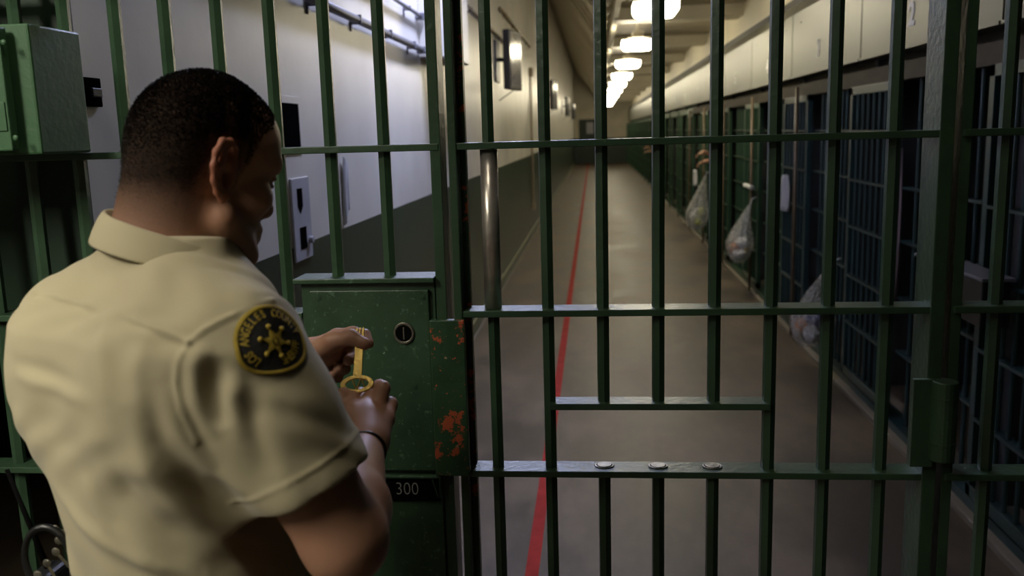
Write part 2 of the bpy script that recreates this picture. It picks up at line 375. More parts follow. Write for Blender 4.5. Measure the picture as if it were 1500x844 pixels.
# numbered fascia panels
def text_mesh(txt, size, mt, name, off=0, ext=.001):
    cu = bpy.data.curves.new(name, 'FONT'); cu.body = txt; cu.size = size; cu.align_x = 'CENTER'; cu.align_y = 'CENTER'; cu.offset = off; cu.extrude = ext; cu.resolution_u = 4
    o = bpy.data.objects.new(name, cu); COL.objects.link(o)
    dg = bpy.context.evaluated_depsgraph_get(); me = bpy.data.meshes.new_from_object(o.evaluated_get(dg)); me.name = name
    bpy.data.objects.remove(o); me.materials.clear(); me.materials.append(mt)
    return me
for k in range(1, NC+1):
    y0 = YC0 + PITCH*(k-1)
    t = MB().box(PX, PX+.16, y0+.010, y0+PITCH-.010, 1.955, 2.44).add(
        [(PX,y0+.010,2.44),(PX+.16,y0+.010,2.44),(PX+.16,y0+.010,2.53),(PX+.05,y0+.010,2.53),(PX,y0+PITCH-.010,2.44),(PX+.16,y0+PITCH-.010,2.44),(PX+.16,y0+PITCH-.010,2.53),(PX+.05,y0+PITCH-.010,2.53)],
        [(0,1,2,3),(4,7,6,5),(0,4,5,1),(1,5,6,2),(2,6,7,3),(3,7,4,0)])
    t.box(PX-.012, PX+.0, y0+.010, y0+PITCH-.010, 1.955, 1.968)
    o = t.build('fascia_panel', M['fascia'], loc=(PX, y0, 1.955))
    tag(o, 'grey-green steel fascia panel ' + ('above the nearest cell, ending past the hinge post' if k == 1 else 'numbered %d in white above its cell' % k) if k <= 5 else
        'grey-green steel fascia panel, ' + ORD[k-1] + ' from the gate', 'panel', 'row of numbered fascia panels')
    if k <= 9:
        me = text_mesh(str(k), .158, M['white'], 'number', .005)
        n = bpy.data.objects.new('number', me); COL.objects.link(n); n.parent = o
        n.rotation_euler = (PI/2, 0, -PI/2); n.location = (-.002, 1.03, .157); n.scale = (1.15,1,1)
    if k <= 6:
        for yy in (.25, 1.6):
            s_ = MB().ball((-.001, yy, .40), .004, .008, .008, 8, 6).build('screw', M['bolt'], None); s_.parent = o

# ---------------------------------------------------------------- gate
GY = 1.58; BR = .0118
def rod(x, z0, z1, y=GY, r=BR):
    return MB().cyl((x,y,z0), (x,y,z1), r, 6, rot=PI/6+.12)
GD = empty('barred_gate', (.15,GY,0), 'green barred gate door with a pass-through slot, swung on the right hinge', 'gate')
ZB = [.10,.395,.69,.985,1.283,1.578,1.871,2.165]
XB = [-.186,-.088,.0095,.107,.2045,.3015,.3985,.4965]
Y0, Y1 = 1.553, 1.607
for i, x in enumerate(XB):
    if i in (2,3,4):
        rod(x, 1.111, 2.30).build('bar', M['green'], GD); rod(x, .05, .985).build('bar', M['green'], GD)
    elif i == 0:
        rod(x, .05, 2.30).build('bar', M['green'], GD)
    else: rod(x, .05, 2.30).build('bar', M['green'], GD)
for z in ZB:
    MB().box(-.245, .562, Y0, Y1, z-.006, z+.006).build('crossbar', M['green'], GD, bevel=.0015)
MB().box(-.088, .3015, Y0+.004, Y1-.004, 1.105, 1.117).build('slot_sill', M['green'], GD, bevel=.0015)
for x in XB[2:5]:
    b_ = MB().cyl((x,1.583,.9905), (x,1.583,.9945), .0135, 16); b_.ring((x,1.583,.9905), (1,0,0), (0,1,0), (0,0,1), .0145,.0145,.018,.016,.003, 20)
    b_.build('bar_stub', M['bolt'], GD, bevel=.001)
MB().box(-.2525, -.2385, 1.55, 1.61, .02, 2.32).build('lock_stile', M['green'], GD, bevel=.0015)
MB().box(-.2385, -.228, 1.592, 1.612, .02, 2.32).build('stop_strip', M['green_chip'], GD, bevel=.001)
MB().box(.5605, .5836, 1.55, 1.632, .02, 2.32).build('hinge_stile', M['green'], GD, bevel=.0015)
MB().box(-.245, .583, 1.55, 1.61, 2.30, 2.33).build('top_rail', M['green'], GD, bevel=.0015)
# bare metal sleeve on the first bar
MB().cyl((-.186,GY,1.290), (-.186,GY,1.571), .0155, 24).build('bare_sleeve', M['steel'], GD, smooth=True)['label'] = 'bare shiny steel sleeve'
# strike plate
MB().box(-.2955, -.2335, 1.5335, 1.549, .988, 1.277).build('strike_plate', M['green_chip'], GD, bevel=.002)['label'] = 'green plate chipped to orange primer'
# hinge
H = MB()
H.box(.535, .572, 1.538, 1.55, 1.01, 1.166)
H.build('hinge_leaf', M['green'], GD, bevel=.001)
MB().cyl((.585,1.535,1.025), (.585,1.535,1.165), .021, 20).build('hinge_knuckle', M['green'], GD, bevel=.002, smooth=False)
for z in (1.055, 1.135): MB().ring((.585,1.535,z), (1,0,0), (0,1,0), (0,0,1), .021,.021,.0225,.0225,.004, 20).build('hinge_ring', M['green'], GD)

# fixed bars, left of the gate
GL = empty('fixed_bars', (-.7,GY,0), 'fixed green bars on the left behind the officer, beside the gate', 'bars')
for x in [-1.42-.098*i for i in range(16, 0, -1)]+[-1.42,-1.322,-1.224,-1.126,-1.029,-.9375,-.843,-.751,-.657]: rod(x, .02, 2.45).build('bar', M['green'], GL)
rod(-.5626, .02, 2.45).build('bar', M['green'], GL)
for x in (-.467,-.371): rod(x, 1.352, 2.45).build('bar', M['green'], GL)
for z in ZB:
    if .5 < z < 1.3: MB().box(-3.08, -.531, Y0, Y1, z-.006, z+.006).build('crossbar', M['green'], GL, bevel=.0015)
    else: MB().box(-3.08, -.27, Y0, Y1, z-.006, z+.006).build('crossbar', M['green'], GL, bevel=.0015)
MB().box(-.285, -.2665, 1.555, 1.615, 0, 2.5).build('jamb', M['green'], GL, bevel=.0015)
MB().box(-3.08, -.27, 1.56, 1.60, 2.45, 2.5).build('top_rail', M['green'], GL, bevel=.0015)
GR = empty('fixed_bars', (.9,GY,0), 'fixed green bars in shadow right of the hinge post', 'bars')
for x in [.676+.097*i for i in range(30)]: rod(x, .02, 2.45).build('bar', M['green'], GR)
for z in ZB: MB().box(.60, 3.58, Y0, Y1, z-.006, z+.006).build('crossbar', M['green'], GR, bevel=.0015)
MB().box(.597, .615, 1.56, 1.615, 0, 2.5).build('jamb', M['green'], GR, bevel=.0015)
MB().box(.586, 3.58, 1.56, 1.60, 2.45, 2.5).build('top_rail', M['green'], GR, bevel=.0015)
struct('trim_0', MB().box(-.2665, .586, 1.55, 1.62, 2.35, 2.5), M['green'])

# ---------------------------------------------------------------- lock box
LB = empty('lock_box', (-.4,1.58,0), 'green steel lock box with round keyhole beside the gate', 'lock box')
h = MB(); h.box(-.530, -.2865, 1.555, 1.605, .30, 1.342)
h.build('housing', M['green'], LB, bevel=.0015)
MB().box(-.540, -.2855, 1.540, 1.612, 1.343, 1.352).build('cap_plate', M['green_box'], LB, bevel=.0015)
c = MB().box(-.513, -.297, 1.546, 1.555, .993, 1.330).build('cover_plate', M['green_box'], LB, bevel=.002)
for (x, z) in ((-.498,1.318),(-.308,1.318),(-.498,1.008),(-.308,1.008),(-.33,1.155)):
    s_ = MB().ring((x,1.5462,z), (1,0,0), (0,0,1), (0,-1,0), .0035,.0035,.0065,.0065,.0012, 14).cyl((x,1.5462,z),(x,1.5440,z),.0038,10)
    o = s_.build('screw', M['green_box'], None, loc=LB.location); o.location = (0,0,0); o.parent = c
kx, kz = (-0.3438,1.5460,1.2518)[0], (-0.3438,1.5460,1.2518)[2]
MB().ring((kx,1.5462,kz), (1,0,0), (0,0,1), (0,-1,0), .0145,.0150,.0185,.0200,.004, 32).build('keyhole_ring', M['bolt'], LB, bevel=.001)
k_ = MB().cyl((kx,1.5463,kz),(kx,1.5440,kz),.0147,24); k_.build('keyhole', M['black'], LB)
MB().box(kx-.0015, kx+.001, 1.5425, 1.5440, kz-.011, kz+.011).build('lock_wards', M['bolt'], LB)
lp = MB().box(-.530, -.2865, 1.545, 1.555, .30, .985); lp.box(-.530,-.2865,1.541,1.545,.972,.985)
lp.build('lower_plate', M['green_box'], LB, bevel=.002)
nx0, nz1 = (-0.4490,1.5450,0.9805)[0], (-0.3466,1.5450,0.9814)[2]; nx1, nz0 = (-0.2901,1.5450,0.9369)[0], (-0.3488,1.5450,0.9363)[2]
NP = tag(MB().box(nx0, nx1, 1.541, 1.545, nz0, nz1).build('number_plate', M['black'], LB, bevel=.001), 'black engraved plate reading 300')
me = text_mesh('300', .0345, M['silver'], 'engraved_number', -.0006, .0005)
n = bpy.data.objects.new('engraved_number', me); COL.objects.link(n); n.parent = NP; n.rotation_euler = (PI/2,0,0)
tx = (-0.3514,1.5450,0.9615); n.location = (tx[0]+.4, 1.5405-1.58, tx[2]-.002); n.scale = (.86,1,1)
cl = MB(); p1 = (-0.3041,1.5410,0.9794); p2 = (-0.2942,1.5410,0.9439)
cl.cyl(p1, p2, .0012, 6); cl.cyl((-0.2902,1.5410,0.9795), (-0.2905,1.5410,0.9426), .001, 6)
o = cl.build('clip', M['green'], None, loc=LB.location); o.location = (0,0,0); o.parent = NP

# ---------------------------------------------------------------- electric box
EB = empty('electric_box', (-1.05,1.5,1.58), 'green steel electric box mounted high on the leftmost bars', 'electric box')
MB().box(-1.30, -.895, 1.405, 1.552, 1.585, 1.792).build('casing', M['elec'], EB, bevel=.004)
cv = MB().box(-1.30, -.925, 1.375, 1.395, 1.592, 1.785).build('cover', M['elec'], EB, bevel=.003)
MB().box(-1.29, -.935, 1.395, 1.406, 1.60, 1.78).build('cover_gap_dark', M['black'], EB)  # black filler standing for the shade in the gap behind the cover
for (px) in ((-0.9189,1.3750,1.7600), (-0.9176,1.3750,1.6126)):
    o = MB().ball((px[0],1.375,px[2]), .005, .003, .005, 10, 8).build('screw', M['elec'], None, loc=EB.location, smooth=True); o.location = (0,0,0); o.parent = cv
q0 = (-0.9513,1.3730,1.6689); q1 = (-0.9286,1.3730,1.6236)
o = MB().box(q0[0], q1[0], 1.3725, 1.3755, q1[2], q0[2]).build('label_plate', M['elec'], None, loc=EB.location, bevel=.001); o.location = (0,0,0); o.parent = cv

# ---------------------------------------------------------------- things on the left wall
def wall_pipe(name, y0, y1, z, r, mt, label, n=4):
    t = empty(name, (XL+.03, y0, z), label, 'conduit')
    MB().cyl((XL+.03,y0,z), (XL+.03,y1,z), r, 12).build('tube', mt, t, smooth=True)
    for i in range(n):
        y = y0 + (y1-y0)*(i+.5)/n
        MB().box(XL, XL+.03+r+.002, y-.008, y+.008, z-r-.002, z+r+.002).box(XL, XL+.006, y-.008, y+.008, z-.045, z-.01).build('strap', mt, t, bevel=.002)
    MB().box(XL, XL+.05, y1-.02, y1+.04, z-.018, z+.018).build('end_box', mt, t, bevel=.004)
    return t
wall_pipe('conduit', 1.75, 5.14, 2.068, .017, M['conduit'], 'thick grey conduit running low along the near left wall', 6)
wall_pipe('conduit', 1.75, 5.14, 2.25, .010, M['conduit'], 'thin grey conduit high on the near left wall', 5)
wall_pipe('conduit', 6.9, 9.9, 2.555, .014, M['conduit2'], 'tan conduit leading to the wall television', 4)
wall_pipe('conduit', 9.6, 13.9, 2.86, .016, M['conduit2'], 'tan conduit above the wall television', 4)
tag(MB().cyl((XL+.02,14.0,.45),(XL+.02,14.0,2.45),.014,8).box(XL,XL+.06,13.95,14.06,2.42,2.55).box(XL,XL+.05,13.96,14.05,.40,.50).build('conduit', M['conduit2']), 'thin vertical conduit down the left wall past the television', 'conduit')
# slot with painted-dark inside, lock plate, switch, paper
t = empty('wall_slot', (XL,2.9,1.64), 'black rectangular slot with frame in the lavender wall', 'wall slot')
MB().box(XL, XL+.004, 2.76, 3.01, 1.55, 1.735).build('frame', M['wall'], t, bevel=.001)
MB().box(XL+.003, XL+.006, 2.80, 2.985, 1.567, 1.712).build('slot_dark', M['black'], t)  # flat black sheet paints the darkness inside the slot
t = empty('lock_plate', (XL,2.94,1.33), 'grey metal wall plate with two black cut-outs and a knob', 'lock plate')
MB().box(XL, XL+.008, 2.855, 3.035, 1.195, 1.470).build('plate', M['plate'], t, bevel=.002)
MB().prism([(2.905,1.435),(2.955,1.435),(2.955,1.375),(2.93,1.352),(2.905,1.375)], (XL+.0075,0,0), (0,1,0), (0,0,1), (1,0,0), .002).build('upper_hole', M['black'], t)
MB().box(XL+.0075, XL+.0095, 2.91, 2.975, 1.232, 1.305).build('lower_hole', M['black'], t)
MB().cyl((XL+.008,3.005,1.255),(XL+.022,3.005,1.255),.012,12).build('knob', M['plate'], t, bevel=.002)
t = empty('wall_latch', (XL,1.73,1.70), 'small black latch plate on the wall beside the electric box', 'latch')
MB().box(XL, XL+.008, 1.700, 1.762, 1.672, 1.728).build('plate', M['black'], t, bevel=.002)
MB().box(XL+.008, XL+.016, 1.715, 1.750, 1.690, 1.708).build('latch_tongue', M['tvcase'], t, bevel=.002)
mb = MB()
for i in range(8):
    y = 3.45 + .01*i; mb.v.append((XL+.003+.012*abs(sin(i*1.3)), y, 1.255+.01*i)); mb.v.append((XL+.003+.008*abs(cos(i*1.7)), y+.02, 1.525-.004*i))
mb.f = [(2*i,2*i+2,2*i+3,2*i+1) for i in range(7)]
o = tag(mb.build('paper_strip', M['paper']), 'narrow crumpled white paper strip stuck to the left wall', 'paper'); s_ = o.modifiers.new('s','SOLIDIFY'); s_.thickness = .001

# television sets
def tv(y, label, first=None):
    if first is not None:
        c = copy_tree(first, (0, y-9.1, 0)); c['label'] = label; return c
    t = empty('wall_television', (XL,9.1,2.3), label, 'television', 'televisions along the left wall')
    ux = V(.078,.45,0).normalized(); un = V(ux.y,-ux.x,0)   # along the screen, towards the walk
    o = V(-.832,9.1,2.02)
    up = V(0,0,1)
    MB().prism([(0,0),(.47,0),(.47,.58),(0,.58)], o, ux, up, -un, .07).build('casing', M['tvcase'], t, bevel=.008)
    MB().prism([(.025,.045),(.445,.045),(.445,.555),(.025,.555)], o+un*.001, ux, up, un, .002).build('screen', M['tvglass'], t)
    b_ = MB(); c_ = o + ux*.22 + up*.3 - un*.07; b_.cyl(c_, (XL+.02, 9.28, 2.32), .02, 8); b_.box(XL, XL+.025, 9.1, 9.45, 2.1, 2.5); b_.build('wall_bracket', M['tvcase'], t)
    MB().cyl(o+ux*.3-un*.05, (XL+.01,9.4,1.92), .005, 6).build('cable', M['tvcase'], t)
    return t
T1 = tv(9.1, 'nearest black television on a bracket on the left wall')
for y, w in ((18.2,'second'),(27.5,'third'),(35,'farthest')): tv(y, w + ' dark television down the left corridor wall', T1)

# end door
struct('door_1', MB().box(-.78, .05, YE-.06, YE-.002, 0, 2.1), M['darkgreen'])
struct('window_1', MB().box(-.42, -.08, YE-.066, YE-.0605, 1.42, 1.95), M['plate'])

# box in the first cell, curtains and clutter
BX = empty('steel_box', (1.45,3.7,.86), 'dark steel box with a shiny top on the nearest cell door', 'box')
MB().box(1.365, 1.465, 3.30, 3.95, .86, 1.03).build('casing', M['tvcase'], BX, bevel=.004)
MB().box(1.355, 1.472, 3.28, 3.97, 1.03, 1.042).build('lid', M['conduit'], BX, bevel=.002)
tag(MB().box(2.1,2.14,3.0,3.6,0,1.78).build('locker', M['conduit'], bevel=.004), 'narrow grey locker standing inside the nearest cell', 'locker')
def cloth(x, y0, y1, z0, z1, mt, name, label, cat):
    mb = MB(); n = 14; m_ = 8
    for j in range(m_+1):
        for i in range(n+1):
            a = i/n; mb.v.append((x+.02*sin(a*17+j*.3)+.01*sin(a*31), y0+(y1-y0)*a, z0+(z1-z0)*j/m_))
    mb.f = [(j*(n+1)+i, j*(n+1)+i+1, (j+1)*(n+1)+i+1, (j+1)*(n+1)+i) for j in range(m_) for i in range(n)]
    o = tag(mb.build(name, mt, smooth=True), label, cat); s_ = o.modifiers.new('s','SOLIDIFY'); s_.thickness = .004; return o
cloth(1.71, 5.32, 5.50, .55, 1.45, mat('pink_cloth', (.42,.32,.34), .9, var=.2), 'hanging_cloth', 'pale pink cloth hanging inside the bars of cell 2', 'cloth')
cloth(1.43, 6.98, 7.08, .95, 1.22, M['paper'], 'hanging_cloth', 'small white rag hanging on the bars of cell 3', 'cloth')
cloth(1.43, 8.85, 8.95, .36, .52, M['yellowwaste'], 'hanging_cloth', 'yellow and white wrapper stuck low on the cell bars', 'wrapper')
cloth(1.36, 12.6, 12.66, .80, 1.02, M['paper'], 'hanging_cloth', 'pale strip dangling from the hands at the bars', 'cloth')
t = empty('plastic_bottle', (1.46,8.75,1.08), 'pale bottle lying on the bars beside the brown pipe', 'bottle')
MB().cyl((1.44,8.55,1.03),(1.44,8.95,1.03),.022,12).build('bottle_body', M['paper'], t); MB().cyl((1.44,8.50,1.03),(1.44,8.55,1.03),.012,10).build('cap', M['conduit'], t)

# rubbish bags
def rubbish_bag(y, ztop, zbot, r, label, wastes, X=1.335):
    h = ztop-zbot
    t = empty('rubbish_bag', (X, y, zbot), label, 'rubbish bag', 'clear rubbish bags hung on the cell bars')
    mb = MB(); n = 48; m_ = 26; rr = random.Random(int(y*10)); ph = [rr.uniform(0,6) for _ in range(8)]
    for j in range(m_+1):
        q = j/m_
        rad = r*(.10+.90*min(1, q/.62)**1.15) if q < .62 else r*max(.12, (1-((q-.62)/.38)**2.4))**.5
        for i in range(n):
            a = 2*PI*i/n; pin = 1-q*.75
            w = 1 + .10*sin(3*a+ph[0]+q*3) + .10*pin*sin(9*a+ph[1]) + .07*sin(14*a+ph[2]-q*7) + .05*sin(21*a+ph[3]+q*12)
            mb.v.append((X+rad*w*cos(a)*.85+.10*(1-q)**2, y+rad*w*sin(a)*.8, ztop-h*q+.010*sin(5*a+ph[4])*(q if q < .95 else .3)))
    mb.f = [(j*n+i, j*n+(i+1) % n, (j+1)*n+(i+1) % n, (j+1)*n+i) for j in range(m_) for i in range(n)]
    mb.f.append(tuple(range(m_*n, m_*n+n)))
    mb.build('plastic_film', M['bag'], t, smooth=True)
    for i, w in enumerate(wastes):
        a = i*2.4; s_ = r*.42; p = (X+r*.30*cos(a), y+r*.30*sin(a), ztop-h*(.66+.085*(i % 3)))
        b_ = MB().ball(p, s_*rr.uniform(.7,1), s_, s_*rr.uniform(.6,.9), 12, 8); b_.v = [(v[0]+rr.uniform(-.012,.012), v[1]+rr.uniform(-.012,.012), v[2]+rr.uniform(-.012,.012)) for v in b_.v]
        b_.build('waste', M[w], t)
    MB().path([(X+.10,y,ztop-.01),(X+.115,y,ztop+.05),(PX-.06,y,ztop+.07)],.005,6).build('tie', M['paper'], t)
rubbish_bag(11.75, .97, .29, .17, 'farther clear rubbish bag hanging under the hands, yellow-green waste inside', ['greenwaste','paper','greenwaste','paper'], 1.29)
rubbish_bag(8.62, .87, .32, .14, 'middle clear rubbish bag with brown waste hanging on a cell door', ['paper','orangewaste','paper','paper'])
rubbish_bag(5.65, .71, .23, .145, 'nearest clear rubbish bag sagging on the bars, blue and orange waste', ['bluewaste','orangewaste','paper','bluewaste'], 1.315)

# ---------------------------------------------------------------- signed-distance modelling
class Field:
    def __init__(s, lo, hi, h):
        s.lo = np.array(lo, float); s.h = h
        s.n = np.ceil((np.array(hi)-s.lo)/h).astype(int)+1
        s.d = np.full(s.n, .2, np.float32)
    def _sub(s, lo, hi):
        i0 = np.maximum(np.floor((np.array(lo)-s.lo)/s.h).astype(int), 0); i1 = np.minimum(np.ceil((np.array(hi)-s.lo)/s.h).astype(int)+1, s.n)
        if np.any(i1 <= i0): return None, None
        ax = [(s.lo[k]+s.h*np.arange(i0[k], i1[k])).astype(np.float32) for k in range(3)]
        return tuple(slice(a, b) for a, b in zip(i0, i1)), np.meshgrid(*ax, indexing='ij', sparse=True)
    def _mix(s, sl, d, k, sub=False):
        a = s.d[sl]
        if sub:
            d = -d
            hh = np.maximum(k-np.abs(a-d), 0)/max(k, 1e-6); s.d[sl] = np.maximum(a, d)+hh*hh*k*.25
        else:
            hh = np.maximum(k-np.abs(a-d), 0)/max(k, 1e-6); s.d[sl] = np.minimum(a, d)-hh*hh*k*.25
    def cap(s, a, b, ra, rb=None, k=.01, sub=False, flat=None):
        """tapered capsule; flat=(axis, factor) squashes the section along axis"""
        rb = ra if rb is None else rb; a = np.array(a, float); b = np.array(b, float); R = max(ra, rb)+k+.03
        if flat is not None and flat[1] > 1: R += max(ra, rb)*(flat[1]-1)
        sl, g = s._sub(np.minimum(a, b)-R, np.maximum(a, b)+R)
        if sl is None: return s
        ab = b-a; L2 = max(float(ab@ab), 1e-9)
        p = [g[i]-np.float32(a[i]) for i in range(3)]
        t = np.clip((p[0]*ab[0]+p[1]*ab[1]+p[2]*ab[2])/L2, 0, 1)
        q = [p[i]-t*ab[i] for i in range(3)]
        l2 = q[0]**2+q[1]**2+q[2]**2
        if flat is not None:
            ax = np.array(flat[0], float); ax /= np.linalg.norm(ax); c = q[0]*ax[0]+q[1]*ax[1]+q[2]*ax[2]
            l2 = l2 - c*c + (c/flat[1])**2
        d = np.sqrt(np.maximum(l2, 0)) - (ra+(rb-ra)*t)
        s._mix(sl, d.astype(np.float32), k, sub); return s
    def ell(s, c, r, A=None, k=.01, sub=False):
        c = np.array(c, float); r = np.array(r, float)*(1 if A is None else HS); A = np.eye(3) if A is None else np.array(A); R = r.max()+k+.03
        sl, g = s._sub(c-R, c+R)
        if sl is None: return s
        p = [g[i]-np.float32(c[i]) for i in range(3)]
        e = [(p[0]*A[i][0]+p[1]*A[i][1]+p[2]*A[i][2]) for i in range(3)]
        k0 = np.sqrt((e[0]/r[0])**2+(e[1]/r[1])**2+(e[2]/r[2])**2); k1 = np.sqrt((e[0]/r[0]**2)**2+(e[1]/r[1]**2)**2+(e[2]/r[2]**2)**2)
        d = k0*(k0-1)/np.maximum(k1, 1e-6)
        s._mix(sl, d.astype(np.float32), k, sub); return s
    def loft(s, secs, R, F, k=.02, ex=2.3):
        """secs: (z, cx, cy, a, b) sections in the R/F plane"""
        S = np.array(secs, float); z0, z1 = S[0,0], S[-1,0]; m = S[:,3].max()+.08
        sl, g = s._sub((S[:,1].min()-m, S[:,2].min()-m, z0-.04), (S[:,1].max()+m, S[:,2].max()+m, z1+.04))
        z = g[2]; it = lambda i: np.interp(z, S[:,0], S[:,i]).astype(np.float32)
        px = g[0]-it(1); py = g[1]-it(2); u = np.abs(px*R[0]+py*R[1]); w = np.abs(px*F[0]+py*F[1]); a = it(3); b = it(4)
        rr = ((u/a)**ex+(w/b)**ex)**(1/ex); d = (rr-1)*np.minimum(a, b)*(.55+.45*np.minimum(1, rr))
        d = np.maximum(d, np.maximum(z0-z, z-z1)); s._mix(sl, d.astype(np.float32), k); return s
    def mesh(s):
        g = openvdb.FloatGrid(.2); g.copyFromArray(s.d)
        pts, quads = g.convertToQuads(0.0)
        return (pts*s.h+s.lo), quads[:, ::-1]
def np_object(name, pts, quads, mt, parent=None, smooth_it=2, fac=.5):
    me = bpy.data.meshes.new(name); off = np.array(parent.location) if parent is not None else 0
    me.vertices.add(len(pts)); me.vertices.foreach_set('co', (pts-off).astype(np.float32).ravel())
    me.loops.add(quads.size); me.loops.foreach_set('vertex_index', quads.astype(np.int32).ravel())
    me.polygons.add(len(quads)); me.polygons.foreach_set('loop_start', np.arange(0, quads.size, 4, dtype=np.int32))
    me.polygons.foreach_set('use_smooth', np.ones(len(quads), bool)); me.update(calc_edges=True); me.validate()
    me.materials.append(mt); o = bpy.data.objects.new(name, me); COL.objects.link(o)
    if parent is not None: o.parent = parent
    return o
def relax(pts, quads, it=3, fac=.5):
    e = np.concatenate([quads[:, [0,1]], quads[:, [1,2]], quads[:, [2,3]], quads[:, [3,0]]]); e = np.concatenate([e, e[:, ::-1]])
    n = len(pts); cnt = np.bincount(e[:,0], minlength=n)[:, None]
    for _ in range(it):
        acc = np.stack([np.bincount(e[:,0], weights=pts[e[:,1], i], minlength=n) for i in range(3)], 1)
        pts = pts + fac*(acc/np.maximum(cnt, 1)-pts)
    return pts
def vnormals(pts, quads):
    nn = np.cross(pts[quads[:,2]]-pts[quads[:,0]], pts[quads[:,3]]-pts[quads[:,1]]); out = np.zeros_like(pts)
    for i in range(4):
        for c in range(3): out[:,c] += np.bincount(quads[:,i], weights=nn[:,c], minlength=len(pts))
    return out/np.maximum(np.linalg.norm(out, axis=1, keepdims=True), 1e-9)
def keep_largest(pts, quads):
    n = len(pts); lab = np.arange(n)
    e = np.concatenate([quads[:, [0,1]], quads[:, [1,2]], quads[:, [2,3]]])
    while True:
        m = np.minimum(lab[e[:,0]], lab[e[:,1]]); l2 = lab.copy(); np.minimum.at(l2, e[:,0], m); np.minimum.at(l2, e[:,1], m); l2 = l2[l2]
        if np.array_equal(l2, lab): break
        lab = l2
    c = np.bincount(lab); big = np.argmax(c); kv = lab == big; idx = -np.ones(n, int); idx[kv] = np.arange(kv.sum())
    return pts[kv], idx[quads[kv[quads[:,0]]]]

# ---------------------------------------------------------------- the officer
PH = math.radians(30)
F = np.array([sin(PH), cos(PH), 0]); R = np.array([cos(PH), -sin(PH), 0]); Z = np.array([0,0,1.])
OF = empty('person', (-.51,.98,0), 'officer in a tan uniform shirt holding a large key, back to us', 'person')
# head frame
HY = math.radians(37); HP = math.radians(13)
hf = np.array([sin(HY)*cos(HP), cos(HY)*cos(HP), -sin(HP)]); hr = np.array([cos(HY), -sin(HY), 0.]); hu = np.cross(hr, hf)
HR = math.radians(0); hr, hu = hr*cos(HR)-hu*sin(HR), hu*cos(HR)+hr*sin(HR)
HO = np.array((-0.4692,1.0445,1.5625)); HS = np.array([.84,.95,.97])
HA = np.array([hf, hr, hu])
def hp(f_, r_, u_): return HO + hf*f_*HS[0] + hr*r_*HS[1] + hu*u_*HS[2]
S_R = np.array((-0.3763,0.8848,1.3845)); E_R = np.array((-0.2736,0.8882,1.1717)); W_R = np.array((-0.3090,1.1229,1.1921))
S_L = np.array((-0.6176,1.0233,1.3757)); E_L = np.array([-.615,1.20,1.19]); W_L = np.array((-0.4400,1.2973,1.2707))
NB = np.array([-.500,1.005,1.455])
B = Field((-.86,.70,1.0), (-.20,1.40,1.75), .0024)
# hidden trunk so that head and arms are one body
B.cap((-.51,.99,1.12), (-.51,.98,1.36), .085, .10, k=.03)
B.cap((-.51,.98,1.36), S_L, .05, .045, k=.03); B.cap((-.51,.98,1.36), S_R, .05, .045, k=.03)
B.cap((-.51,.975,1.38), NB, .06, .06, k=.03)
# neck
B.cap(NB, hp(-.022,0,-.045), .058, .055, k=.02)
B.cap(NB+F*-.02+Z*.01, hp(-.045,0,-.01), .052, .05, k=.02)
B.cap(NB+F*.04-Z*.02, hp(.02,0,-.07), .045, .04, k=.02)
# skull and face
B.ell(hp(.000,0,.045), (.094,.076,.080), HA, k=.02)
B.ell(hp(-.040,0,.030), (.062,.070,.068), HA, k=.02)
B.ell(hp(.048,0,.040), (.056,.071,.058), HA, k=.02)
B.ell(hp(.040,0,-.030), (.052,.058,.060), HA, k=.02)
B.ell(hp(.032,0,-.078), (.056,.052,.036), HA, k=.02)
B.ell(hp(.072,0,-.100), (.024,.026,.020), HA, k=.018)
for sg in (-1, 1):
    B.ell(hp(.060,sg*.044,-.022), (.026,.022,.020), HA, k=.015)
    B.cap(hp(.078,sg*.048,.022), hp(.094,sg*.010,.022), .0125, .0125, k=.012)
    B.cap(hp(.005,sg*.060,-.055), hp(.06,sg*.040,-.095), .018, .014, k=.018)
    B.ell(hp(.094,sg*.030,.004), (.014,.017,.012), HA, k=.010, sub=True)
    B.ell(hp(.0785,sg*.031,.003), (.0125,.0135,.0125), HA, k=.002)
    B.cap(hp(.089,sg*.044,.006), hp(.092,sg*.020,.006), .0035, .003, k=.003)
    B.cap(hp(.088,sg*.042,-.004), hp(.091,sg*.020,-.004), .003, .003, k=.003)
    B.ell(hp(.098,sg*.012,-.038), (.010,.008,.0075), HA, k=.006)
    B.ell(hp(.100,sg*.008,-.044), (.005,.0035,.004), HA, k=.002, sub=True)
B.cap(hp(.091,0,.014), hp(.109,0,-.030), .0075, .0110, k=.010)
B.ell(hp(.110,0,-.033), (.0105,.0115,.010), HA, k=.006)
B.ell(hp(.078,0,-.064), (.020,.026,.022), HA, k=.014)
B.cap(hp(.093,-.014,-.060), hp(.093,.014,-.060), .0062, .0062, k=.005)
B.cap(hp(.091,-.012,-.070), hp(.091,.012,-.070), .0068, .0068, k=.005)
B.cap(hp(.100,-.020,-.0652), hp(.100,.020,-.0652), .0015, .0015, k=.002, sub=True)
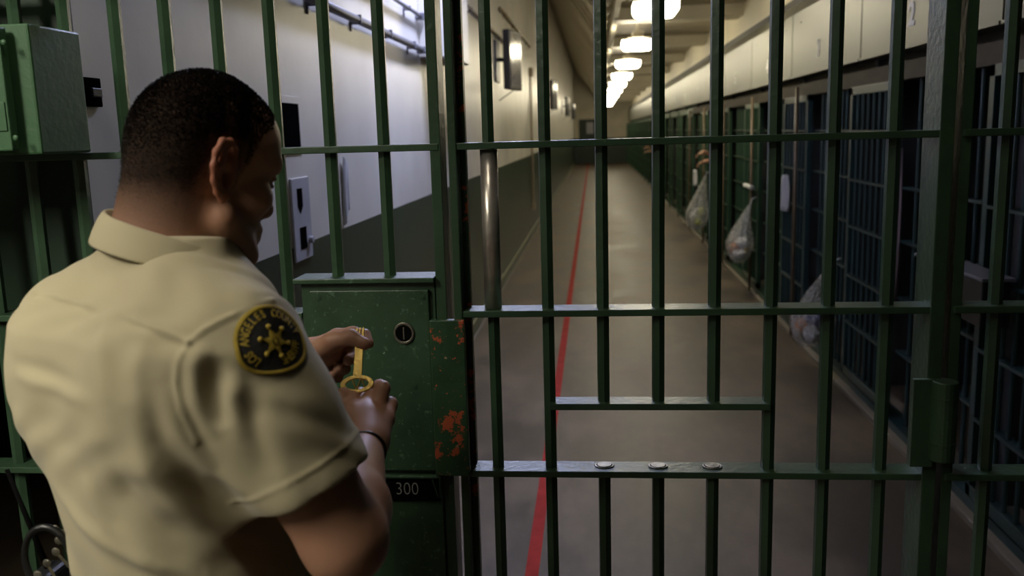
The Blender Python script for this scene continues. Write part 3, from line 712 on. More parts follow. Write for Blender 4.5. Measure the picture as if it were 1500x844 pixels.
# ears
for sg in (-1, 1):
    def ep(f_, u_, o_=0.0): return hp(-.018+f_*1.25, sg*(.0735+.012+o_ - f_*.45), -.002+u_)
    B.ell(hp(-.012,sg*.076,.002), (.016,.010,.026), HA, k=.008)
    pts = [(.012,.012,-.002),(.010,.028,.001),(.0,.036,.003),(-.013,.034,.005),(-.021,.020,.006),(-.0215,.004,.005),(-.017,-.012,.003),(-.009,-.024,.001),(.001,-.031,-.001),(.008,-.026,-.003)]
    for p, q in zip(pts[:-1], pts[1:]): B.cap(ep(*p), ep(*q), .0038, .0038, k=.005)
    B.cap(ep(.003,-.026,-.001), ep(.0,-.022,-.001), .0068, .0065, k=.004)
    for (a_, b_) in (((-.012,.022,.0),(-.006,-.012,-.002)),((-.006,.026,-.001),(-.014,.002,.0))): B.cap(ep(*a_), ep(*b_), .0055, .0055, k=.006)
    B.cap(ep(-.004,.020,-.001), ep(-.012,-.004,.0), .0035, .003, k=.003)
    B.ell(ep(.002,-.004,.003), (.0095,.011,.014), HA, k=.004, sub=True)
    B.cap(ep(.014,.0,-.004), ep(.011,-.012,-.005), .0045, .0045, k=.004)
# right arm
B.cap(S_R, S_R*.5+E_R*.5, .050, .052, k=.02); B.cap(S_R*.5+E_R*.5, E_R, .052, .044, k=.02)
m1 = E_R*.70+W_R*.30
B.cap(E_R, m1, .042, .043, k=.02); B.cap(m1, W_R, .043, .0255, k=.02, flat=(np.array([.9,0,.4]),.92))
# left arm
B.cap(S_L, E_L, .052, .042, k=.02); B.cap(E_L, E_L*.65+W_L*.35, .040, .040, k=.02); B.cap(E_L*.65+W_L*.35, W_L, .040, .026, k=.02)
def chain(pts, rs, k=.004):
    for i in range(len(pts)-1): B.cap(pts[i], pts[i+1], rs[i], rs[i+1], k=k)
# right hand: back of the hand to us, thumb on the left, fingers closed over the bow of the key
R1 = [(-0.3380,1.1617,1.2259), (-0.3241,1.1784,1.2265), (-0.3084,1.1843,1.2226), (-0.2946,1.1807,1.2119)]
for i, (p, w) in enumerate(zip(R1, (.0145,.0145,.014,.013))): B.cap(W_R+(np.array(p)-W_R)*.12, p, .019, w, k=.014)
B.cap((-0.3091,1.1388,1.1959), (-0.3142,1.1667,1.2126), .026, .022, k=.014)
B.cap((-0.3292,1.1445,1.1987), (-0.3431,1.1650,1.2189), .018, .015, k=.012)
chain([R1[0], (-0.3449,1.1963,1.2357), (-0.3417,1.2290,1.2340), (-0.3474,1.2412,1.2252)], [.0125,.0105,.0095,.0085])
chain([R1[1], (-0.3205,1.2047,1.2352), (-0.3270,1.2340,1.2314), (-0.3400,1.2434,1.2224)], [.0125,.0105,.0095,.0085])
chain([R1[2], (-0.3026,1.2028,1.2497), (-0.3132,1.2295,1.2450), (-0.3255,1.2364,1.2327)], [.0125,.0110,.0098,.0088])
chain([R1[3], (-0.2932,1.2076,1.2253), (-0.3060,1.2320,1.2198), (-0.3194,1.2352,1.2105)], [.0118,.0100,.0090,.0080])
chain([(-0.3318,1.1481,1.2032), (-0.3528,1.1730,1.2232), (-0.3603,1.1896,1.2407), (-0.3590,1.2062,1.2417)], [.0160,.0125,.0105,.0090], k=.008)
# left hand: thumb and index pinch the bit of the key, other fingers curled underneath
Lm = [(-0.3919,1.2992,1.3018), (-0.4031,1.3084,1.2848), (-0.4126,1.3115,1.2669), (-0.4207,1.3098,1.2501)]
for i, (p, w) in enumerate(zip(Lm, (.0140,.0140,.0135,.0125))): B.cap(W_L+(np.array(p)-W_L)*.10, p, .018, w, k=.012)
B.cap((-0.4311,1.2969,1.2750), (-0.4045,1.2941,1.2798), .024, .020, k=.012)
chain([Lm[0], (-0.3682,1.3024,1.3073), (-0.3477,1.2920,1.3063), (-0.3387,1.2789,1.2968)], [.0120,.0102,.0092,.0082])
chain([Lm[1], (-0.3789,1.3204,1.2818), (-0.3703,1.3058,1.2693), (-0.3731,1.2851,1.2693)], [.0120,.0100,.0092,.0086])
chain([Lm[2], (-0.3909,1.3207,1.2612), (-0.3845,1.3034,1.2517), (-0.3881,1.2836,1.2570)], [.0115,.0098,.0090,.0084])
chain([Lm[3], (-0.4026,1.3125,1.2439), (-0.3949,1.2962,1.2398), (-0.3985,1.2807,1.2462)], [.0110,.0090,.0082,.0076])
chain([(-0.4157,1.2767,1.2853), (-0.3882,1.2651,1.3035), (-0.3594,1.2590,1.3109), (-0.3381,1.2534,1.3019)], [.0180,.0140,.0108,.0095], k=.008)
pts, quads = B.mesh(); pts = relax(pts, quads, 2, .4); pts, quads = keep_largest(pts, quads)
# head-local coordinates give the stubble and lip colouring (a colour attribute that stays with the skin)
loc = ((pts-HO) @ HA.T)/HS
hl = np.interp(loc[:,0], [-.10,-.05,-.030,-.010,.006,.016,.036,.060,.085,.11], [-.105,-.095,-.055,.03,-.028,-.02,.045,.062,.095,.13])
inhead = (np.linalg.norm(loc-[0,0,.02], axis=1) < .165) 
earish = (np.abs(loc[:,1]) > .0805)
den = np.clip((loc[:,2]-hl)/.085, 0, 1)**.75*inhead*(~earish)
den2 = np.clip((loc[:,2]-hl)/.02, 0, 1)*.22*(den > 0)
stub = np.maximum(den, den2)
beard = inhead*np.clip((-.035-loc[:,2])/.02, 0, 1)*np.clip((loc[:,0]-.005)/.02, 0, 1)*.25
warm = inhead*earish*1.0
ms = bpy.data.materials.new('skin'); ms.use_nodes = True; nt = ms.node_tree; N = nt.nodes; L = nt.links
b = N['Principled BSDF']; b.inputs['Roughness'].default_value = .48; b.inputs['Subsurface Weight'].default_value = .15; b.inputs['Subsurface Radius'].default_value = (1,.3,.15); b.inputs['Subsurface Scale'].default_value = .006
at_ = N.new('ShaderNodeVertexColor'); at_.layer_name = 'tone'; sp = N.new('ShaderNodeSeparateColor'); L.new(at_.outputs['Color'], sp.inputs[0])
tc = N.new('ShaderNodeTexCoord'); n1 = N.new('ShaderNodeTexNoise'); n1.inputs['Scale'].default_value = 22; n1.inputs['Detail'].default_value = 5; L.new(tc.outputs['Object'], n1.inputs['Vector'])
n2 = N.new('ShaderNodeTexNoise'); n2.inputs['Scale'].default_value = 700; L.new(tc.outputs['Object'], n2.inputs['Vector'])
def mx(fac, a, b_):
    x = N.new('ShaderNodeMix'); x.data_type = 'RGBA'; L.new(fac, x.inputs['Factor'])
    for s_, v in (('A', a), ('B', b_)):
        if isinstance(v, tuple): x.inputs[s_].default_value = (*v, 1)
        else: L.new(v, x.inputs[s_])
    return x.outputs['Result']
base = mx(n1.outputs['Fac'], (.47,.26,.165), (.39,.20,.125))
base = mx(sp.outputs['Green'], base, (.42,.15,.09))
ml = N.new('ShaderNodeMath'); ml.operation = 'MULTIPLY'; ml.use_clamp = True; L.new(sp.outputs['Red'], ml.inputs[0])
mr = N.new('ShaderNodeMapRange'); mr.inputs['From Min'].default_value = .3; mr.inputs['From Max'].default_value = .7; mr.inputs['To Min'].default_value = .86; mr.inputs['To Max'].default_value = 1.08
L.new(n2.outputs['Fac'], mr.inputs['Value']); L.new(mr.outputs[0], ml.inputs[1])
base = mx(ml.outputs[0], base, (.014,.010,.008)); L.new(base, b.inputs['Base Color'])
rg = N.new('ShaderNodeMapRange'); rg.inputs['To Min'].default_value = .48; rg.inputs['To Max'].default_value = .95; L.new(sp.outputs['Red'], rg.inputs['Value']); L.new(rg.outputs[0], b.inputs['Roughness'])
rs_ = N.new('ShaderNodeMapRange'); rs_.inputs['To Min'].default_value = .5; rs_.inputs['To Max'].default_value = .12; L.new(sp.outputs['Red'], rs_.inputs['Value']); L.new(rs_.outputs[0], b.inputs['Specular IOR Level'])
bp = N.new('ShaderNodeBump'); bp.inputs['Strength'].default_value = .25; bp.inputs['Distance'].default_value = .0008; L.new(n2.outputs['Fac'], bp.inputs['Height']); L.new(bp.outputs[0], b.inputs['Normal'])
M['skin'] = ms
body = np_object('body', pts, quads, ms, OF)
ca = body.data.color_attributes.new('tone', 'FLOAT_COLOR', 'POINT')
cd = np.zeros((len(pts), 4), np.float32); cd[:,0] = np.clip(stub+beard, 0, 1); cd[:,1] = warm*.8; cd[:,3] = 1
ca.data.foreach_set('color', cd.ravel())
# hair: short blades growing from the scalp
nv = vnormals(pts, quads)
hv, hfaces = [], []
wgt = np.clip((loc[:,2]+.050)/.085, 0, 1)**1.6*(stub > .12)*inhead*(~earish)*(~((np.abs(loc[:,1]) > .066) & (np.abs(loc[:,0]+.012) < .03) & (loc[:,2] < .04)))
grow = np.clip((loc[:,2]-.005)/.075, 0, 1)
for i in RS.choice(len(pts), 64000, p=wgt/wgt.sum()):
    t_ = grow[i]; p = pts[i]+RS.normal(0, .0008, 3); n_ = nv[i]; l = (.0018+.0150*t_**1.5)*RS.uniform(.6, 1.25)
    comb = hf*(.9*t_-.15)-hu*(.35*(1-t_)); d = n_*(.5+.4*t_)+comb*.8+RS.normal(0, .16, 3); d /= np.linalg.norm(d)
    sd = np.cross(d, RS.normal(0, 1, 3)); sd /= np.linalg.norm(sd)+1e-9
    w = .0003+.00022*t_; o_ = len(hv); b0 = p-n_*.0008; m_ = p+d*l*.55; d2 = d+comb*.5-n_*.15; e_ = m_+d2/np.linalg.norm(d2)*l*.5
    hv.extend([b0-sd*w, b0+sd*w, m_+sd*w*.8, m_-sd*w*.8, e_]); hfaces.extend([(o_,o_+1,o_+2,o_+3), (o_+3,o_+2,o_+4)])
hm = bpy.data.meshes.new('hair'); offp = np.array(OF.location)
hm.from_pydata([tuple(v-offp) for v in hv], [], hfaces); hm.materials.append(M['hair'])
ho = bpy.data.objects.new('hair', hm); COL.objects.link(ho); ho.parent = OF
# eyebrows
eb = MB()
for sg in (-1, 1):
    for i in range(160):
        a_ = random.random(); p = hp(.098-.020*a_**2, sg*(.008+.036*a_), .028+.004*sin(a_*3)+random.uniform(-.002,.002)); q = p + hr*sg*.006 + hf*.001 - hu*random.uniform(-.001,.002)
        eb.cyl(p, q, .0005, 3, .0001)
eb.build('eyebrows', M['hair'], OF)

# shirt --------------------------------------------------------
SH = Field((-.88,.66,1.0), (-.18,1.28,1.56), .0030)
CX, CY = -.503, .975
secs = [(1.03,CX+.022,CY+.010,.144,.116),(1.07,CX+.018,CY+.006,.149,.122),(1.12,CX+.018,CY+.0,.148,.124),(1.20,CX+.018,CY-.006,.152,.128),(1.28,CX+.014,CY-.010,.162,.130),
        (1.35,CX+.012,CY-.008,.162,.126),(1.40,CX+.002,CY,.165,.118),(1.44,CX+.006,CY+.012,.125,.096),(1.470,CX+.012,CY+.024,.076,.072),(1.488,CX+.014,CY+.028,.062,.062)]
SH.loft(secs, R, F, k=.02)
# shoulders and upper back
up = np.array([0,0,.012])
SH.cap(NB-F*.012-Z*.020, S_L+up-Z*.004, .050, .054, k=.05); SH.cap(NB-F*.012-Z*.020, S_R+up-Z*.004, .050, .056, k=.05)
SH.ell(S_L*.6+NB*.4-F*.055-Z*.07, (.075,.075,.11), k=.05); SH.ell(S_R*.6+NB*.4-F*.050-Z*.07, (.075,.075,.11), k=.05)
# sleeves
h_R = S_R+(E_R-S_R)*.62
SH.cap(S_R, S_R*.5+h_R*.5, .063, .066, k=.035); SH.cap(S_R*.5+h_R*.5, h_R, .066, .068, k=.02)
h_L = S_L+(E_L-S_L)*.66
SH.cap(S_L, h_L, .058, .064, k=.035)
def cutplane(fl, c, n_, rad, dep):
    """trim the round sleeve end square and hollow it"""
    n_ = n_/np.linalg.norm(n_); c = np.array(c)
    lo = c-rad-.06; hi = c+n_*.0+rad+.06
    sl, g = fl._sub(np.minimum(c, c+n_*dep)-rad, np.maximum(c, c+n_*dep)+rad)
    p = [g[i]-c[i] for i in range(3)]; t = p[0]*n_[0]+p[1]*n_[1]+p[2]*n_[2]
    q2 = p[0]**2+p[1]**2+p[2]**2-t*t
    region = np.maximum(np.sqrt(np.maximum(q2,0))-rad, np.maximum(-t, t-dep))
    fl.d[sl] = np.maximum(fl.d[sl], -region)
dR = (E_R-S_R)/np.linalg.norm(E_R-S_R); dL = (E_L-S_L)/np.linalg.norm(E_L-S_L)
cutplane(SH, h_R+dR*.020, dR, .105, .12); cutplane(SH, h_L+dL*.02, dL, .10, .12)
SH.cap(h_R-dR*.02, h_R+dR*.06, .058, .062, k=.004, sub=True); SH.cap(h_L-dL*.02, h_L+dL*.06, .052, .056, k=.004, sub=True)
pts, quads = SH.mesh(); pts, quads = keep_largest(pts, quads); pts = relax(pts, quads, 4, .5)
nv = vnormals(pts, quads)
# folds: ridges and hollows that follow lines lying on the cloth
def seg_dist(P_, a, b):
    ab = b-a; t = np.clip(((P_-a)@ab)/(ab@ab), 0, 1); return np.linalg.norm(P_-(a+t[:,None]*ab), axis=1), t
def crease(line, w, amp, taper=True):
    global disp
    best = np.full(len(pts), 9.); tt = np.zeros(len(pts)); n_ = len(line)-1
    for i in range(n_):
        d_, t_ = seg_dist(pts, np.array(line[i], float), np.array(line[i+1], float)); m_ = d_ < best; best[m_] = d_[m_]; tt[m_] = (i+t_[m_])/n_
    env = np.sin(np.pi*np.clip(tt, .02, .98))**.7 if taper else 1.0
    disp += amp*np.exp(-(best/w)**2)*env
disp = np.zeros(len(pts))
bv = BVHTree.FromPolygons([tuple(p) for p in pts], [tuple(map(int, q)) for q in quads])
EYE = V(0,0,1.6)
def onshirt(p):
    """nearest cloth point along the sight line of the fitting marks taken for this person"""
    d_ = (V(p)-EYE).normalized(); h_ = bv.ray_cast(EYE, d_)
    return np.array(h_[0]) if h_[0] is not None else np.array(bv.find_nearest(V(p))[0])
def ln(*ps): return [onshirt(p) for p in ps]
#FOLDS
for (w_, am, tp, ps) in [
    (.0032,-.0040,False,((-0.6235,0.9319,1.4397),(-0.5694,0.9346,1.4255),(-0.5093,0.9368,1.4051),(-0.4515,0.9379,1.3796))),
    (.0045,.0022,False,((-0.6221,0.9313,1.4359),(-0.5694,0.9339,1.4217),(-0.5093,0.9360,1.4007),(-0.4553,0.9369,1.3760))),
    (.0032,-.0030,False,((-0.3582,0.9543,1.4226),(-0.4036,0.9475,1.4082),(-0.4340,0.9420,1.3933),(-0.4515,0.9379,1.3796),(-0.4630,0.9332,1.3591),(-0.4663,0.9290,1.3368),(-0.4591,0.9245,1.3067),(-0.4429,0.9201,1.2727))),
    (.010,-.006,True,((-0.4341,0.9398,1.3807),(-0.4458,0.9335,1.3511),(-0.4425,0.9273,1.3137),(-0.4241,0.9212,1.2684))),
    (.012,.009,True,((-0.4207,0.9384,1.3654),(-0.4257,0.9314,1.3282),(-0.4126,0.9248,1.2830))),
    (.011,-.005,True,((-0.4005,0.9376,1.3499),(-0.4047,0.9307,1.3127),(-0.3902,0.9243,1.2675))),
    (.013,.006,True,((-0.3819,0.9367,1.3344),(-0.3839,0.9288,1.2897),(-0.3605,0.9205,1.2293))),
    (.012,-.007,True,((-0.4837,0.9275,1.3372),(-0.4639,0.9202,1.2844),(-0.4282,0.9156,1.2387),(-0.3834,0.9145,1.2076))),
    (.014,.007,True,((-0.4988,0.9248,1.3302),(-0.4807,0.9160,1.2700),(-0.4361,0.9110,1.2165),(-0.3761,0.9106,1.1812))),
    (.013,-.007,True,((-0.5180,0.9191,1.3083),(-0.4961,0.9094,1.2406),(-0.4439,0.9051,1.1869),(-0.3613,0.9074,1.1547))),
    (.015,.006,True,((-0.5485,0.9112,1.2793),(-0.5191,0.9022,1.2113),(-0.4594,0.8985,1.1574),(-0.3617,0.9029,1.1286))),
    (.012,-.005,True,((-0.5715,0.9026,1.2426),(-0.5421,0.8949,1.1821),(-0.4898,0.8919,1.1359))),
    (.012,-.004,True,((-0.5355,0.9370,1.4208),(-0.5474,0.9268,1.3689),(-0.5406,0.9171,1.3090))),
    (.012,-.004,True,((-0.4905,0.9372,1.3971),(-0.5099,0.9277,1.3529),(-0.4993,0.9182,1.2929))),
    (.009,-.004,True,((-0.6457,0.9146,1.3529),(-0.6156,0.9154,1.3409),(-0.5631,0.9163,1.3171))),
    (.010,.004,True,((-0.6471,0.9165,1.3642),(-0.6155,0.9174,1.3521),(-0.5705,0.9183,1.3322))),
    (.011,-.006,True,((-0.6056,0.8982,1.2361),(-0.5722,0.8934,1.1904),(-0.5124,0.8911,1.1440),(-0.4371,0.8950,1.1247))),
    ]:
    crease(ln(*ps), w_, am, tp)
# sleeve hem stitching and soft overall wrinkling
th = (pts-(h_R+dR*.020))@dR; nearR = np.linalg.norm((pts-h_R)-((pts-h_R)@dR)[:,None]*dR, axis=1) < .082
disp += np.where(nearR, -.0016*np.exp(-((th+.028)/.0022)**2), 0)
disp += .0018*np.sin(pts@(R*38+Z*55+F*9)+2*np.sin(pts@(F*30-Z*22)))*np.clip((1.36-pts[:,2])/.12, 0, 1)
disp += .0010*np.sin(pts@(R*85-Z*60)+3*np.sin(pts@(F*40+Z*37)))
pts = pts+nv*disp[:,None]; pts = relax(pts, quads, 1, .3)
M['shirt'] = mat('tan_uniform_cloth', (.48,.42,.265), .85, bump=.25, bscale=900, var=.06, vscale=5, sheen=.15)
shirt = np_object('shirt', pts, quads, M['shirt'], OF)
bv = BVHTree.FromPolygons([tuple(p) for p in pts], [tuple(map(int, q)) for q in quads])
# collar
cb = MB(); n = 64
cc = V(-.4860,1.0040,0)
for i in range(n):
    t = 2*PI*i/n; dv = V(*(R*cos(t)+F*sin(t)))
    z0 = 1.520 - .042*(dv.dot(V(*F))*.5+.5) - .018*dv.dot(V(*R)); ff = 1+.10*max(0, -dv.dot(V(*F)))
    for (r_, dz) in ((.064,-.045),(.0655,-.006),(.0685,.0),(.0720,-.004),(.079,-.016),(.087,-.036)): cb.v.append(tuple(cc + dv*r_*ff + V(0,0,z0+dz)))
cb.f = [(i*6+j, ((i+1) % n)*6+j, ((i+1) % n)*6+j+1, i*6+j+1) for i in range(n) for j in range(5)]
o = cb.build('collar', M['shirt'], OF, smooth=True); s_ = o.modifiers.new('s','SOLIDIFY'); s_.thickness = .0022; s_.offset = 0
s_ = o.modifiers.new('b','SUBSURF'); s_.levels = 1; s_.render_levels = 1

# shoulder patch ------------------------------------------------
pc = V((-0.3072,0.8142,1.4095)); hit = bv.ray_cast(EYE, (pc-EYE).normalized())
PC, PN = hit[0], hit[1]
vd = (PC-EYE).normalized()
pn = V(*(R*.93 + Z*.22 - F*.22)).normalized()
pu = V(-.02,.05,1.0); pu = (pu - pn*pu.dot(pn)).normalized(); pr_ = pu.cross(pn).normalized()
if pr_.dot(V(1,0,0)) < 0: pr_ = -pr_
def stick(u_, v_, lift):
    p = PC + pr_*u_ + pu*v_; h_ = bv.ray_cast(p + pn*.05, -pn, .10)
    if h_[0] is None: h_ = bv.find_nearest(p)
    return h_[0] + pn*lift
SX, SY = .0400, .0375
def outline(t, s=1.0):
    """shield: round top, tapering flanks, nearly flat bottom"""
    a_ = t; x = cos(a_); y = sin(a_)
    if y < 0: y = -abs(y)**.62*.86; x = x*(1+.0*y)
    k_ = 1.0 - (.12 if y < -.5 else 0)*0
    return x*SX*s*k_, y*SY*s
def surf_disc(f_out, lift, name, mt, parent, rings=14, n=72, hole=0.0, th=.0012):
    mb = MB(); q0 = hole
    for j in range(rings+1):
        s_ = q0+(1-q0)*j/rings
        for i in range(n):
            x, y = f_out(2*PI*i/n); 
            mb.v.append(tuple(stick(x*s_, y*s_, lift)))
    mb.f = [(j*n+i, j*n+(i+1) % n, (j+1)*n+(i+1) % n, (j+1)*n+i) for j in range(rings) for i in range(n)]
    o = mb.build(name, mt, parent, smooth=True); m_ = o.modifiers.new('s','SOLIDIFY'); m_.thickness = th; m_.offset = 1
    return o
PT = surf_disc(lambda t: outline(t), .0008, 'shoulder_patch', M['patch_black'], OF, hole=.01)
PT['label'] = 'black and gold shoulder patch'
surf_disc(lambda t: outline(t), .0016, 'patch_border', M['patch_gold'], PT, rings=3, hole=.895); 
def fix_child(o): o.parent = PT
def flat_to_surf(me, fn, lift, name, mt):
    vs = [tuple(stick(*fn(v.co.x, v.co.y), lift)) for v in me.vertices]
    m2 = MB(); m2.v = vs; m2.f = [tuple(p.vertices) for p in me.polygons]
    return m2
letters = MB()
def arc_text(txt, a0, a1, rad, size, flip=False):
    for i, ch in enumerate(txt):
        if ch == ' ': continue
        a_ = a0+(a1-a0)*(i+.5)/len(txt)
        me = text_mesh(ch, size, M['patch_gold'], 'glyph', .0003, 0)
        cx_, cy_ = cos(a_)*SX*rad, sin(a_)*SY*rad*(1 if sin(a_) > 0 else .85)
        rot = a_-PI/2 if not flip else a_+PI/2
        fn = lambda x, y: (cx_+x*cos(rot)*.72-y*sin(rot), cy_+x*sin(rot)*.72+y*cos(rot))
        m2 = flat_to_surf(me, fn, .0022, 'g', None); letters.add(m2.v, m2.f); bpy.data.meshes.remove(me)
D = PI/180
arc_text('LOS ANGELES COUNTY', 232*D, 8*D, .76, .0118)
arc_text('SHERIFF', 278*D, 352*D, .66, .0125, flip=True)
o = letters.build('patch_lettering', M['patch_gold'], PT); s_ = o.modifiers.new('s','SOLIDIFY'); s_.thickness = .0006; s_.offset = 1
star = MB(); pts6 = []
for i in range(12):
    a_ = 105*D+i*PI/6; r_ = .0150 if i % 2 == 0 else .0070; pts6.append((cos(a_)*r_, sin(a_)*r_))
star.v = [tuple(stick(0,0,.0030))]+[tuple(stick(x, y, .0020)) for x, y in pts6]
star.f = [(0, 1+i, 1+(i+1) % 12) for i in range(12)]
for i in range(6):
    a_ = 105*D+i*PI/3; x, y = cos(a_)*.0158, sin(a_)*.0158; p = stick(x, y, .0022); star.ball(p, .0020, .0020, .0020, 8, 6)
o = star.build('patch_star', M['patch_gold'], PT); s_ = o.modifiers.new('s','SOLIDIFY'); s_.thickness = .0008; s_.offset = 1
c5 = MB(); 
for q in range(16): a_ = 2*PI*q/16; c5.v.append(tuple(stick(cos(a_)*.0038, sin(a_)*.0038, .0034)))
c5.f = [tuple(range(16))]
o = c5.build('patch_star_centre', M['patch_black'], PT)
for o in list(OF.children):
    pass

# trousers, belt, boots
TR = Field((-.80,.70,-.01), (-.22,1.35,1.10), .006)
HPc = np.array([CX, CY+.012, 0])
TR.loft([(.80,HPc[0],HPc[1],.165,.115),(.88,HPc[0],HPc[1],.172,.125),(.96,HPc[0],HPc[1],.166,.122),(1.06,HPc[0],HPc[1],.156,.118)], R, F, k=.03)
for sg in (-1, 1):
    hip = HPc+R*sg*.085+Z*.88; kn = HPc+R*sg*.10+F*.03+Z*.50; an = HPc+R*sg*.11-F*.02+Z*.09
    TR.cap(hip, kn, .090, .068, k=.03); TR.cap(kn, an, .066, .060, k=.03)
p2, q2 = TR.mesh(); p2 = relax(p2, q2, 3, .5); np_object('trousers', p2, q2, M['trouser'], OF)
BT = Field((-.85,.70,-.01), (-.18,1.40,.20), .005)
for sg in (-1, 1):
    an = HPc+R*sg*.11-F*.02
    BT.cap(an+Z*.045, an+F*.17+Z*.032, .040, .032, k=.02, flat=(Z,.9)); BT.cap(an+Z*.04, an+Z*.15, .042, .048, k=.02)
sl, g = BT._sub((-9,-9,-9), (9,9,0.0)); BT.d[sl] = np.maximum(BT.d[sl], .001-g[2])
p2, q2 = BT.mesh(); p2 = relax(p2, q2, 2, .5); p2[:,2] = np.maximum(p2[:,2], .001); np_object('boots', p2, q2, M['leather'], OF)
bl = MB(); n = 60
for i in range(n):
    t = 2*PI*i/n; c_, s_ = cos(t), sin(t); q = (abs(c_)**2.3+abs(s_)**2.3)**(-1/2.3)
    for (k_, z) in ((.0,1.005),(.008,1.005),(.008,1.058),(.0,1.058)):
        p = HPc + R*c_*q*(.163+k_) + F*s_*q*(.124+k_); bl.v.append((p[0], p[1], z))
bl.f = [(i*4+j, ((i+1) % n)*4+j, ((i+1) % n)*4+(j+1) % 4, i*4+(j+1) % 4) for i in range(n) for j in range(4)]
bl.build('duty_belt', M['leather'], OF)
pk = MB()
for (a_, w_) in ((15,.05),(345,.06),(265,.045)):
    t = a_*D; p = HPc + R*cos(t)*.185 + F*sin(t)*.145
    pk.box(p[0]-w_/2, p[0]+w_/2, p[1]-.022, p[1]+.022, .93, 1.062)
pk.build('belt_pouch', M['leather'], OF, bevel=.008)

# watch on the right wrist
wd = (W_R-m1); wd /= np.linalg.norm(wd); wc = W_R-wd*.012
wu = np.cross(wd, Z); wu /= np.linalg.norm(wu); ww = np.cross(wd, wu)
WT = MB().torus(wc, wu, ww, .0262, .0026, 32, 8).build('wristwatch', M['leather'], OF, smooth=True)
sgn = -1 if wu[0] > 0 else 1
wcs = wc+wu*sgn*.029
o = MB().cyl(wcs-wu*sgn*.004, wcs+wu*sgn*.004, .013, 20).build('watch_case', M['steel'], OF, bevel=.001); o['label'] = 'silver watch case'

# ---------------------------------------------------------------- the key
KO = V((-0.3411,1.2120,1.2531)); KT = V((-0.3474,1.2700,1.3206))
ka = (KT-KO).normalized(); kr = V(.985,.0,.0); kr = (kr-ka*kr.dot(ka)).normalized(); kn_ = kr.cross(ka).normalized()
KL = (KT-KO).length
KY = empty('jail_key', tuple(KO), 'large brass jail key held between the officer\'s two hands', 'key')
bw = MB().ring(KO-kn_*.0017, kr, ka, kn_, .0165,.0085,.0240,.0140,.0034, 40)
bw.build('bow', M['brass'], KY, bevel=.0006)
sp_ = MB()
for (x0,x1) in ((-.008,0),(.006,0)): sp_.cyl(KO+kr*x0+ka*.0095, KO+kr*x1-ka*.009, .0014, 6)
sp_.cyl(KO+kr*.006+ka*.009, KO+kr*.012-ka*.006, .0012, 6); sp_.build('bow_spokes', M['brass'], KY)
sf = MB().prism([(-.0066,.0125),(.0066,.0125),(.0062,KL*.62),(-.0062,KL*.62)], KO-kn_*.0016, kr, ka, kn_, .0032)
sf.build('shank', M['brass'], KY, bevel=.0007)
bt = MB(); x0 = -.0066
for (x, w_) in ((-.0066,.0030),(-.0018,.0030),(.0030,.0030)):
    bt.prism([(x,KL*.60),(x+w_,KL*.60),(x+w_,KL*1.0),(x+w_/2,KL*1.03),(x,KL*1.0)], KO-kn_*.0016, kr, ka, kn_, .0032)
bt.prism([(-.0066,KL*.60),(.0062,KL*.60),(.0062,KL*.78),(-.0066,KL*.78)], KO-kn_*.0013, kr, ka, kn_, .0026)
bt.build('bit', M['brass'], KY, bevel=.0004)

# key ring and radio at the left hip
rc = V((-0.6698,0.9702,1.0997)); KR = empty('key_ring', tuple(rc), 'black key ring loop with keys at the officer\'s left hip', 'key ring')
MB().torus(rc, (.8,.1,.45), (-.35,.1,.9), .030, .0045, 32, 8, Ry=.042).build('ring', M['leather'], KR, smooth=True)
for i in range(5):
    a_ = -1.2+.45*i; p = rc + V(.012*cos(a_*2), -.012+.006*i, -.012+.012*i); q = p + V(.018*cos(a_), .004, .030*sin(a_*.8)-.02)
    k = MB().cyl(p, q, .0018, 6).ball(p, .0055, .002, .0055, 10, 6); k.build('key', M['bolt'], KR)
RD = empty('radio', (-.70,.99,1.0), 'black belt radio with a thin antenna at the officer\'s left side', 'radio')
MB().box(-.715,-.685,.985,1.035,.93,1.07).build('casing', M['tvcase'], RD, bevel=.006)
MB().cyl((-.70,1.01,1.068), (-0.7592,1.0385,1.1899), .004, 8, .0028).build('antenna', M['black'], RD, smooth=True)

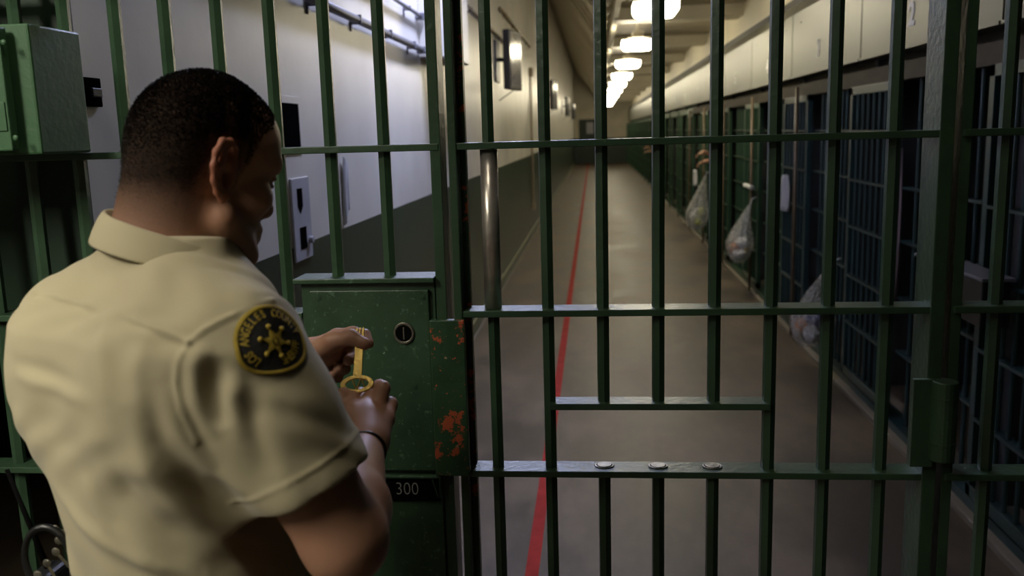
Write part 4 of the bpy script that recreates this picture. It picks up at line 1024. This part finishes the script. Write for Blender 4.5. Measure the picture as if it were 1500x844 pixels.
# ---------------------------------------------------------------- people in the cells
def inmate(y, z, label, grp):
    I = empty('person', (1.75,y,0), label, 'person', grp)
    f_ = Field((1.15,y-.35,.75), (2.05,y+.35,1.75), .006)
    f_.cap((1.80,y,.80),(1.78,y,1.30),.12,.13,k=.04); f_.cap((1.78,y,1.42),(1.74,y,1.56),.05,.05,k=.03); f_.ell((1.73,y,1.62),(.095,.078,.115),k=.02)
    f_.cap((1.635,y,1.60),(1.62,y,1.585),.012,.014,k=.01)
    for sg in (-1,1):
        f_.ell((1.74,y+sg*.078,1.61),(.018,.008,.03),k=.005)
        s = np.array([1.77,y+sg*.18,1.37]); e = np.array([1.66,y+sg*.12,z-.03]); w = np.array([1.43,y+sg*.07,z+.01+sg*.06]); 
        f_.cap((1.78,y,1.36),s,.08,.06,k=.03); f_.cap(s,e,.05,.038,k=.02); f_.cap(e,w,.036,.026,k=.015); 
        hnd = w+np.array([-.05,-sg*.005,-.02]); f_.cap(w,hnd,.026,.026,k=.012,flat=((0,0,1),.7))
        for i in range(4):
            b0 = hnd+np.array([-.012,(i-1.5)*.018,0]); m0 = b0+np.array([-.03,0,-.02-.004*i]); t0 = m0+np.array([-.008,.0,-.032])
            f_.cap(b0,m0,.0095,.009,k=.004); f_.cap(m0,t0,.009,.0078,k=.004)
        th_ = w+np.array([-.01,-sg*.022,-.008]); f_.cap(th_,th_+np.array([-.035,-sg*.018,-.022]),.012,.009,k=.006)
    a_, b_ = f_.mesh(); a_ = relax(a_, b_, 2, .4); o = np_object('body', a_, b_, M['skin'], I)
    ca = o.data.color_attributes.new('tone', 'FLOAT_COLOR', 'POINT'); c_ = np.zeros((len(a_),4), np.float32); c_[:,3] = 1; ca.data.foreach_set('color', c_.ravel())
    c_ = Field((1.5,y-.35,.02), (2.05,y+.35,1.55), .01)
    c_.cap((1.80,y,.85),(1.78,y,1.30),.135,.15,k=.04); 
    for sg in (-1,1):
        s = np.array([1.77,y+sg*.18,1.37]); c_.cap((1.78,y,1.34),s,.10,.075,k=.03); c_.cap(s,s*.5+np.array([1.66,y+sg*.12,z-.03])*.5,.066,.06,k=.02)
        c_.cap((1.80,y+sg*.08,.85),(1.80,y+sg*.10,.10),.085,.055,k=.03)
    a_, b_ = c_.mesh(); np_object('clothing', relax(a_, b_, 2), b_, M['prison'], I)
    h_ = MB().ball((1.75,y,1.655),.088,.082,.095,20,14); h_.build('hair', M['hair'], I, smooth=True)
    return I
inmate(12.2, 1.20, 'person in dark clothes with both hands hanging out through distant cell bars', 'prisoners at the bars')
inmate(25.5, 1.02, 'farthest person behind cell bars, only pale hands showing', 'prisoners at the bars')

# ---------------------------------------------------------------- camera and settings
cam = bpy.data.cameras.new('camera'); co = bpy.data.objects.new('camera', cam); COL.objects.link(co)
rows = [[0.995499, 0.011634, 0.094053], [0.090654, 0.172391, -0.980848], [-0.027626, 0.98496, 0.170561]]
m4 = Matrix([[*rows[0], 0], [*rows[1], 0], [*rows[2], 1.6], [0,0,0,1]]); co.matrix_world = m4
cam.sensor_width = 36; cam.lens = 36*1320/1500; cam.clip_start = .05; cam.clip_end = 200
cam.dof.use_dof = True; cam.dof.focus_distance = 1.60; cam.dof.aperture_fstop = 5.0
SC.camera = co
w = bpy.data.worlds.new('world'); SC.world = w; w.use_nodes = True
w.node_tree.nodes['Background'].inputs[0].default_value = (.5,.55,.6,1); w.node_tree.nodes['Background'].inputs[1].default_value = .0015
vs = SC.view_settings; vs.view_transform = 'Standard'; vs.look = 'None'; vs.gamma = 1; vs.use_curve_mapping = False; vs.exposure = 0
cy = SC.cycles; cy.use_denoising = True; cy.max_bounces = 7; cy.diffuse_bounces = 4; cy.glossy_bounces = 3; cy.transparent_max_bounces = 12; cy.sample_clamp_indirect = 4; cy.use_adaptive_sampling = False
